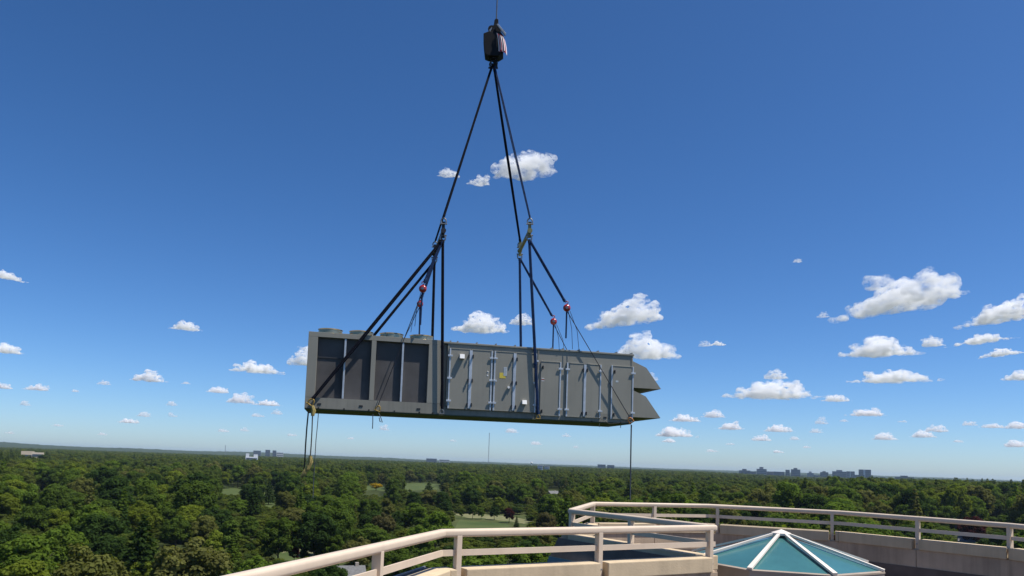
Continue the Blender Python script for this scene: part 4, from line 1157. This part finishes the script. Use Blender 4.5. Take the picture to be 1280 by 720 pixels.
def tree_px(x, y, h, w):
    px, pt = project((x, y, h)); d = y
    hw = w / 2 * FPX / d
    return px - hw, px + hw, pt, project((x, y, 0))[1]
trees = []   # dict(x,y,h,w,kind,tone,note)
keep = []    # (x0,x1,y0,y1,d)
for (x0, x1, yt, kind, tone, note) in HAND:
    cx = (x0 + x1)/2; dy = max(yt - horizon(cx), 4); dx = x1 - x0; a = KIND_R[kind]
    h = 32*dx/(dy*a + dx)
    if 'small' in note or 'young' in note or 'low dark red' in note or tone == 'copper red' and cx < 1000:
        h = min(h, 9.5 if cx < 560 else 11.5)
    h = max(6, min(h, 23))
    if yt < 612 and cx > 480: h = min(h, 16)
    d = (EYE - h)*FPX/dy
    if 'fairway' in note and 'behind' not in note and 'back' not in note:
        d = 418.0; h = EYE - dy*d/FPX
    p = at(cx, yt, d); w = dx*d/FPX
    w = min(w*(1.18 if d < 260 else 1.05), h*1.2)
    trees.append(dict(x=p[0], y=d, h=h, w=w, kind=kind, tone=tone, note=note, hand=True))
    yb = yt + dx*.8
    q = .05 if tone == 'copper red' and cx > 1000 else .3
    keep.append((x0 + dx*q, x1 - dx*q, yt + 1, yt + (yb - yt)*(.42 if q > .1 else .7), d - 2))
for (x0, x1, y0, y1) in CLEARS:
    d = {563: 1180, 566: 1880, 580: 1880}.get(y0) or atz((x0 + x1)/2, y0, 0)[1]
    keep.append((x0, x1, y0, y1, d))
keepa = np.array(keep)
# random wood between and behind
cand = []
def spacing(d): return 12.0 if d < 300 else 13.0 if d < 1200 else 15.0 if d < 2200 else 18.0
d = 88.0
while d < 3900:
    s = spacing(d); half = d * .74 + 14
    nx = int(2*half/s)
    xs = -half + (np.arange(nx) + .5)*s + rng.uniform(-.42, .42, nx)*s
    ys = d + rng.uniform(-.42, .42, nx)*s
    for x, y in zip(xs, ys): cand.append((x, y, s))
    d += s*.95
hx = np.array([t['x'] for t in trees]); hyy = np.array([t['y'] for t in trees]); hw_ = np.array([t['w'] for t in trees])
tone_names = ['mid green','mid green','mid green','dark green','dark green','olive green','yellow green','bright green','bright green','mid green','grey green']
for x, y, s in cand:
    k = rng.random()
    big = noise.noise((x/120, y/160, 3)) 
    h = (17.5 + 3.0*rng.normal() + 3.6*big) * (1.0 if y < 1300 else 1.12)
    az = x/y
    if 330 < y < 1100: h *= 1 + .55*min(1, max(0, (az - .30)/.28))*(.8 + .4*rng.random())
    h = min(max(h, 11), 25 if az < .3 else 32)
    if y > 1100: h *= 1 - .45*max(0, 1 - abs(az - .40)/.14)
    kind = 'broad' if k < .70 else 'round' if k < .86 else 'conifer' if k < .96 else 'column'
    w = h*KIND_R[kind]*rng.uniform(.85, 1.2)*(1.0 if y < 1300 else s/13)
    if kind == 'broad': w = max(w, s*1.18)
    if kind == 'round': w = max(w, s*.95)
    px0, px1, pt, pb = tree_px(x, y, h, w)
    if px1 < -60 or px0 > 1340: continue
    if pt > 735: continue
    if x > -2 and y < 115 + 0*x and pt > 730: continue
    if y < 900 and ((np.hypot(x - hx, y - hyy) < (w + hw_)*.36)).any(): continue
    m = (keepa[:, 4] > y) & (px1 > keepa[:, 0]) & (px0 < keepa[:, 1]) & (pt < keepa[:, 3]) & (pb > keepa[:, 2])
    if m.any(): continue
    trees.append(dict(x=x, y=y, h=h, w=w, kind=kind, tone=tone_names[int(rng.integers(len(tone_names)))], note='', hand=False))
# low understorey closing the gaps between the near crowns
hx = np.array([t['x'] for t in trees if t['y'] < 600]); hyy = np.array([t['y'] for t in trees if t['y'] < 600]); hw_ = np.array([t['w'] for t in trees if t['y'] < 600])
d = 165.0
while d < 560:
    half = d*.74 + 10; nx = int(2*half/6.5)
    for x, y in zip(-half + (np.arange(nx) + .5)*6.5 + rng.uniform(-2.6, 2.6, nx), d + rng.uniform(-2.6, 2.6, nx)):
        h = rng.uniform(3.5, 6.5); w = h*rng.uniform(1.1, 1.6)
        px0, px1, pt, pb = tree_px(x, y, h, w)
        if px1 < -40 or px0 > 1320 or pt > 735: continue
        if (np.hypot(x - hx, y - hyy) < hw_*.3).any(): continue
        m = (keepa[:, 4] > y) & (px1 > keepa[:, 0]) & (px0 < keepa[:, 1]) & (pt < keepa[:, 3]) & (pb > keepa[:, 2])
        if m.any(): continue
        trees.append(dict(x=x, y=y, h=h, w=w, kind='round' if rng.random() < .6 else 'broad', tone=tone_names[int(rng.integers(len(tone_names)))], note='', hand=False))
    d += 6.2
trees.sort(key=lambda t: t['y'])
# which trees show largest: nearest-first coverage on a coarse grid
GW, GH = 640, 100
cov = np.zeros((GH, GW), bool)
def mark_terrace(poly):
    pass
xs_g = (np.arange(GW) + .5)*2; ys_g = 548 + (np.arange(GH) + .5)*1.8
# the terrace hides what lies below its parapet on the right
for gi, gx in enumerate(xs_g):
    lim = 720
    if gx > 690: lim = 668 if gx < 745 else 655 + max(0, (gx - 900))*.075
    elif gx > 560: lim = 704
    cov[ys_g > lim, gi] = True
for t in trees:
    px0, px1, pt, pb = tree_px(t['x'], t['y'], t['h'], t['w'])
    t['px'] = ((px0 + px1)/2, pt)
    pbv = min(pt + (pb - pt)*.85, 722)
    i0, i1 = np.searchsorted(xs_g, [px0, px1]); j0, j1 = np.searchsorted(ys_g, [pt, pbv])
    if i1 <= i0 or j1 <= j0: t['vis'] = 0; continue
    X = (xs_g[i0:i1] - (px0+px1)/2) / max((px1-px0)/2, .1); Y = (ys_g[j0:j1] - (pt+pbv)/2) / max((pbv-pt)/2, .1)
    msk = (np.abs(X)[None]**2.2 + np.abs(Y)[:, None]**2.2 < 1) 
    sub = cov[j0:j1, i0:i1]
    t['vis'] = int((msk & ~sub).sum()); sub |= msk
singles = sorted([t for t in trees if t['vis'] >= 3], key=lambda t: (-t['hand'], -t['vis']))[:300]
ids = set(id(t) for t in singles)
rest = [t for t in trees if id(t) not in ids and (t['vis'] > 0 or t['y'] > 250)]
ZONES = [(0,70,'below the beige block'),(70,150,'right of the beige block'),(150,235,'left of the field'),(235,310,'below the open field'),(310,362,'below the white towers'),
         (362,425,'under the yellow strap'),(425,485,'below the golden shrub'),(485,560,'left of the golf fairway'),(560,650,'around the golf fairway'),(650,720,'below the white apartments'),
         (720,800,'left of the tag line'),(800,900,'right of the tag line'),(900,990,'behind the skylight'),(990,1080,'below the tallest far tower'),(1080,1165,'left of the copper tree'),(1165,1400,'near the copper tree')]
ORD = ['', 'second ', 'third ', 'fourth ', 'fifth ', 'sixth ', 'seventh ', 'eighth ', 'ninth ', 'tenth ', 'eleventh ', 'twelfth ']
def zone(px):
    for a, b, n in ZONES:
        if px < b: return n
    return ZONES[-1][2]
def row(d): return 'front row' if d < 150 else 'second row' if d < 230 else 'third row' if d < 340 else 'middle wood' if d < 520 else 'far wood'
groups = {}
for t in singles:
    kn = {'broad': 'broadleaf tree', 'round': 'round-headed tree', 'conifer': 'conifer', 'column': 'upright tree'}[t['kind']]
    t['kn'] = kn
    if t['note']:
        base = f"{t['tone']} {kn}, {t['note']}, {zone(t['px'][0])}"
        if any(w in t['note'] for w in ('fairway', 'lawn', 'railing', 'strip')): base = f"{t['tone']} {t['note']}" if 'tree' in t['note'] else f"{t['tone']} {kn}, {t['note']}"
    else:
        base = f"{t['tone']} {kn} in the {row(t['y'])} {zone(t['px'][0])}"
    groups.setdefault(base, []).append(t)
for base, ts in groups.items():
    ts.sort(key=lambda t: t['px'][0])
    for k, t in enumerate(ts):
        t['label'] = base if len(ts) == 1 else f"{base}, {ORD[k]}from left" if k else f"{base}, leftmost"
for t in singles:
    pool = PROTO[t['kind']]; cme, tme = pool[int(rng.integers(len(pool)))]
    nm = {'conifer': 'conifer_tree', 'column': 'upright_tree'}.get(t['kind'], 'broadleaf_tree')
    root = empty(nm, (t['x'], t['y'], 0), rng.uniform(0, 6.28))
    sx = t['w']/2/RX[t['kind']]; root.scale = (sx, sx, t['h']/16.0)
    c = obj('crown', cme, root); tr = obj('trunk', tme, root)
    col = np.array(TONES[t['tone']])*rng.uniform(.95, 1.2)*np.array([1.12, 1.12, 1.1])
    c.color = (*col, 1)
    tag(root, t['label'], 'tree', 'trees in the woods below the terrace')
# golden shrub
p = atz(470, 613.0, 0); gs = empty('golden_shrub', (p[0], p[1], 0)); gs.scale = (1.2, 1.0, .5)
c = obj('foliage', PROTO['round'][0][0], gs); c.color = (*TONES['golden yellow'], 1)
obj('stem', PROTO['round'][0][1], gs)
tag(gs, 'golden yellow flowering shrub at the edge of the distant fairway', 'shrub')
# the rest of the wood: one object, crowns instanced on points
protos = [m for k in ('broad', 'round', 'conifer', 'column') for m, _ in PROTO[k]]
kidx = {'broad': (0, 5), 'round': (5, 7), 'conifer': (7, 9), 'column': (9, 10)}
fm = bpy.data.meshes.new('forest')
fm.from_pydata([(t['x'], t['y'], 0) for t in rest], [], [])
sc_ = np.zeros((len(rest), 3), np.float32); ki = np.zeros(len(rest), np.int32); ro = np.zeros((len(rest), 3), np.float32)
for n, t in enumerate(rest):
    sx = t['w']/2/RX[t['kind']]; sc_[n] = (sx, sx, t['h']/16); ki[n] = rng.integers(*kidx[t['kind']]); ro[n, 2] = rng.uniform(0, 6.28)
a = fm.attributes.new('tree_scale', 'FLOAT_VECTOR', 'POINT'); a.data.foreach_set('vector', sc_.ravel())
a = fm.attributes.new('tree_rot', 'FLOAT_VECTOR', 'POINT'); a.data.foreach_set('vector', ro.ravel())
a = fm.attributes.new('tree_kind', 'INT', 'POINT'); a.data.foreach_set('value', ki)
forest = obj('forest', fm)
tag(forest, 'dense green woods stretching to the horizon behind the nearer trees', kind='stuff')
first = {}
for o in bpy.data.objects:
    if o.type == 'MESH' and o.data in protos and o.data not in first and o.parent: first[o.data] = o
ng = bpy.data.node_groups.new('forest_nodes', 'GeometryNodeTree')
ng.interface.new_socket('Geometry', in_out='INPUT', socket_type='NodeSocketGeometry')
ng.interface.new_socket('Geometry', in_out='OUTPUT', socket_type='NodeSocketGeometry')
gi = ng.nodes.new('NodeGroupInput'); go = ng.nodes.new('NodeGroupOutput')
iop = ng.nodes.new('GeometryNodeInstanceOnPoints'); iop.inputs['Pick Instance'].default_value = True
jn = ng.nodes.new('GeometryNodeJoinGeometry')
for me in reversed(protos):
    o = first.get(me)
    if o is None: o = next(iter(first.values()))
    oi = ng.nodes.new('GeometryNodeObjectInfo'); oi.inputs['Object'].default_value = o; oi.transform_space = 'ORIGINAL'
    sm = ng.nodes.new('GeometryNodeSetMaterial'); sm.inputs['Material'].default_value = M['leaff']
    g2 = ng.nodes.new('GeometryNodeGeometryToInstance')
    ng.links.new(oi.outputs['Geometry'], sm.inputs[0]); ng.links.new(sm.outputs[0], g2.inputs[0]); ng.links.new(g2.outputs[0], jn.inputs[0])
def attr(name, typ):
    n = ng.nodes.new('GeometryNodeInputNamedAttribute'); n.data_type = typ; n.inputs['Name'].default_value = name; return n.outputs['Attribute']
ng.links.new(gi.outputs[0], iop.inputs['Points']); ng.links.new(jn.outputs[0], iop.inputs['Instance'])
ng.links.new(attr('tree_kind', 'INT'), iop.inputs['Instance Index'])
ng.links.new(attr('tree_scale', 'FLOAT_VECTOR'), iop.inputs['Scale'])
e2r = ng.nodes.new('FunctionNodeEulerToRotation'); ng.links.new(attr('tree_rot', 'FLOAT_VECTOR'), e2r.inputs[0]); ng.links.new(e2r.outputs[0], iop.inputs['Rotation'])
ng.links.new(iop.outputs[0], go.inputs[0])
md = forest.modifiers.new('woods', 'NODES'); md.node_group = ng
print('TREES', len(trees), 'single', len(singles), 'forest', len(rest), flush=True)
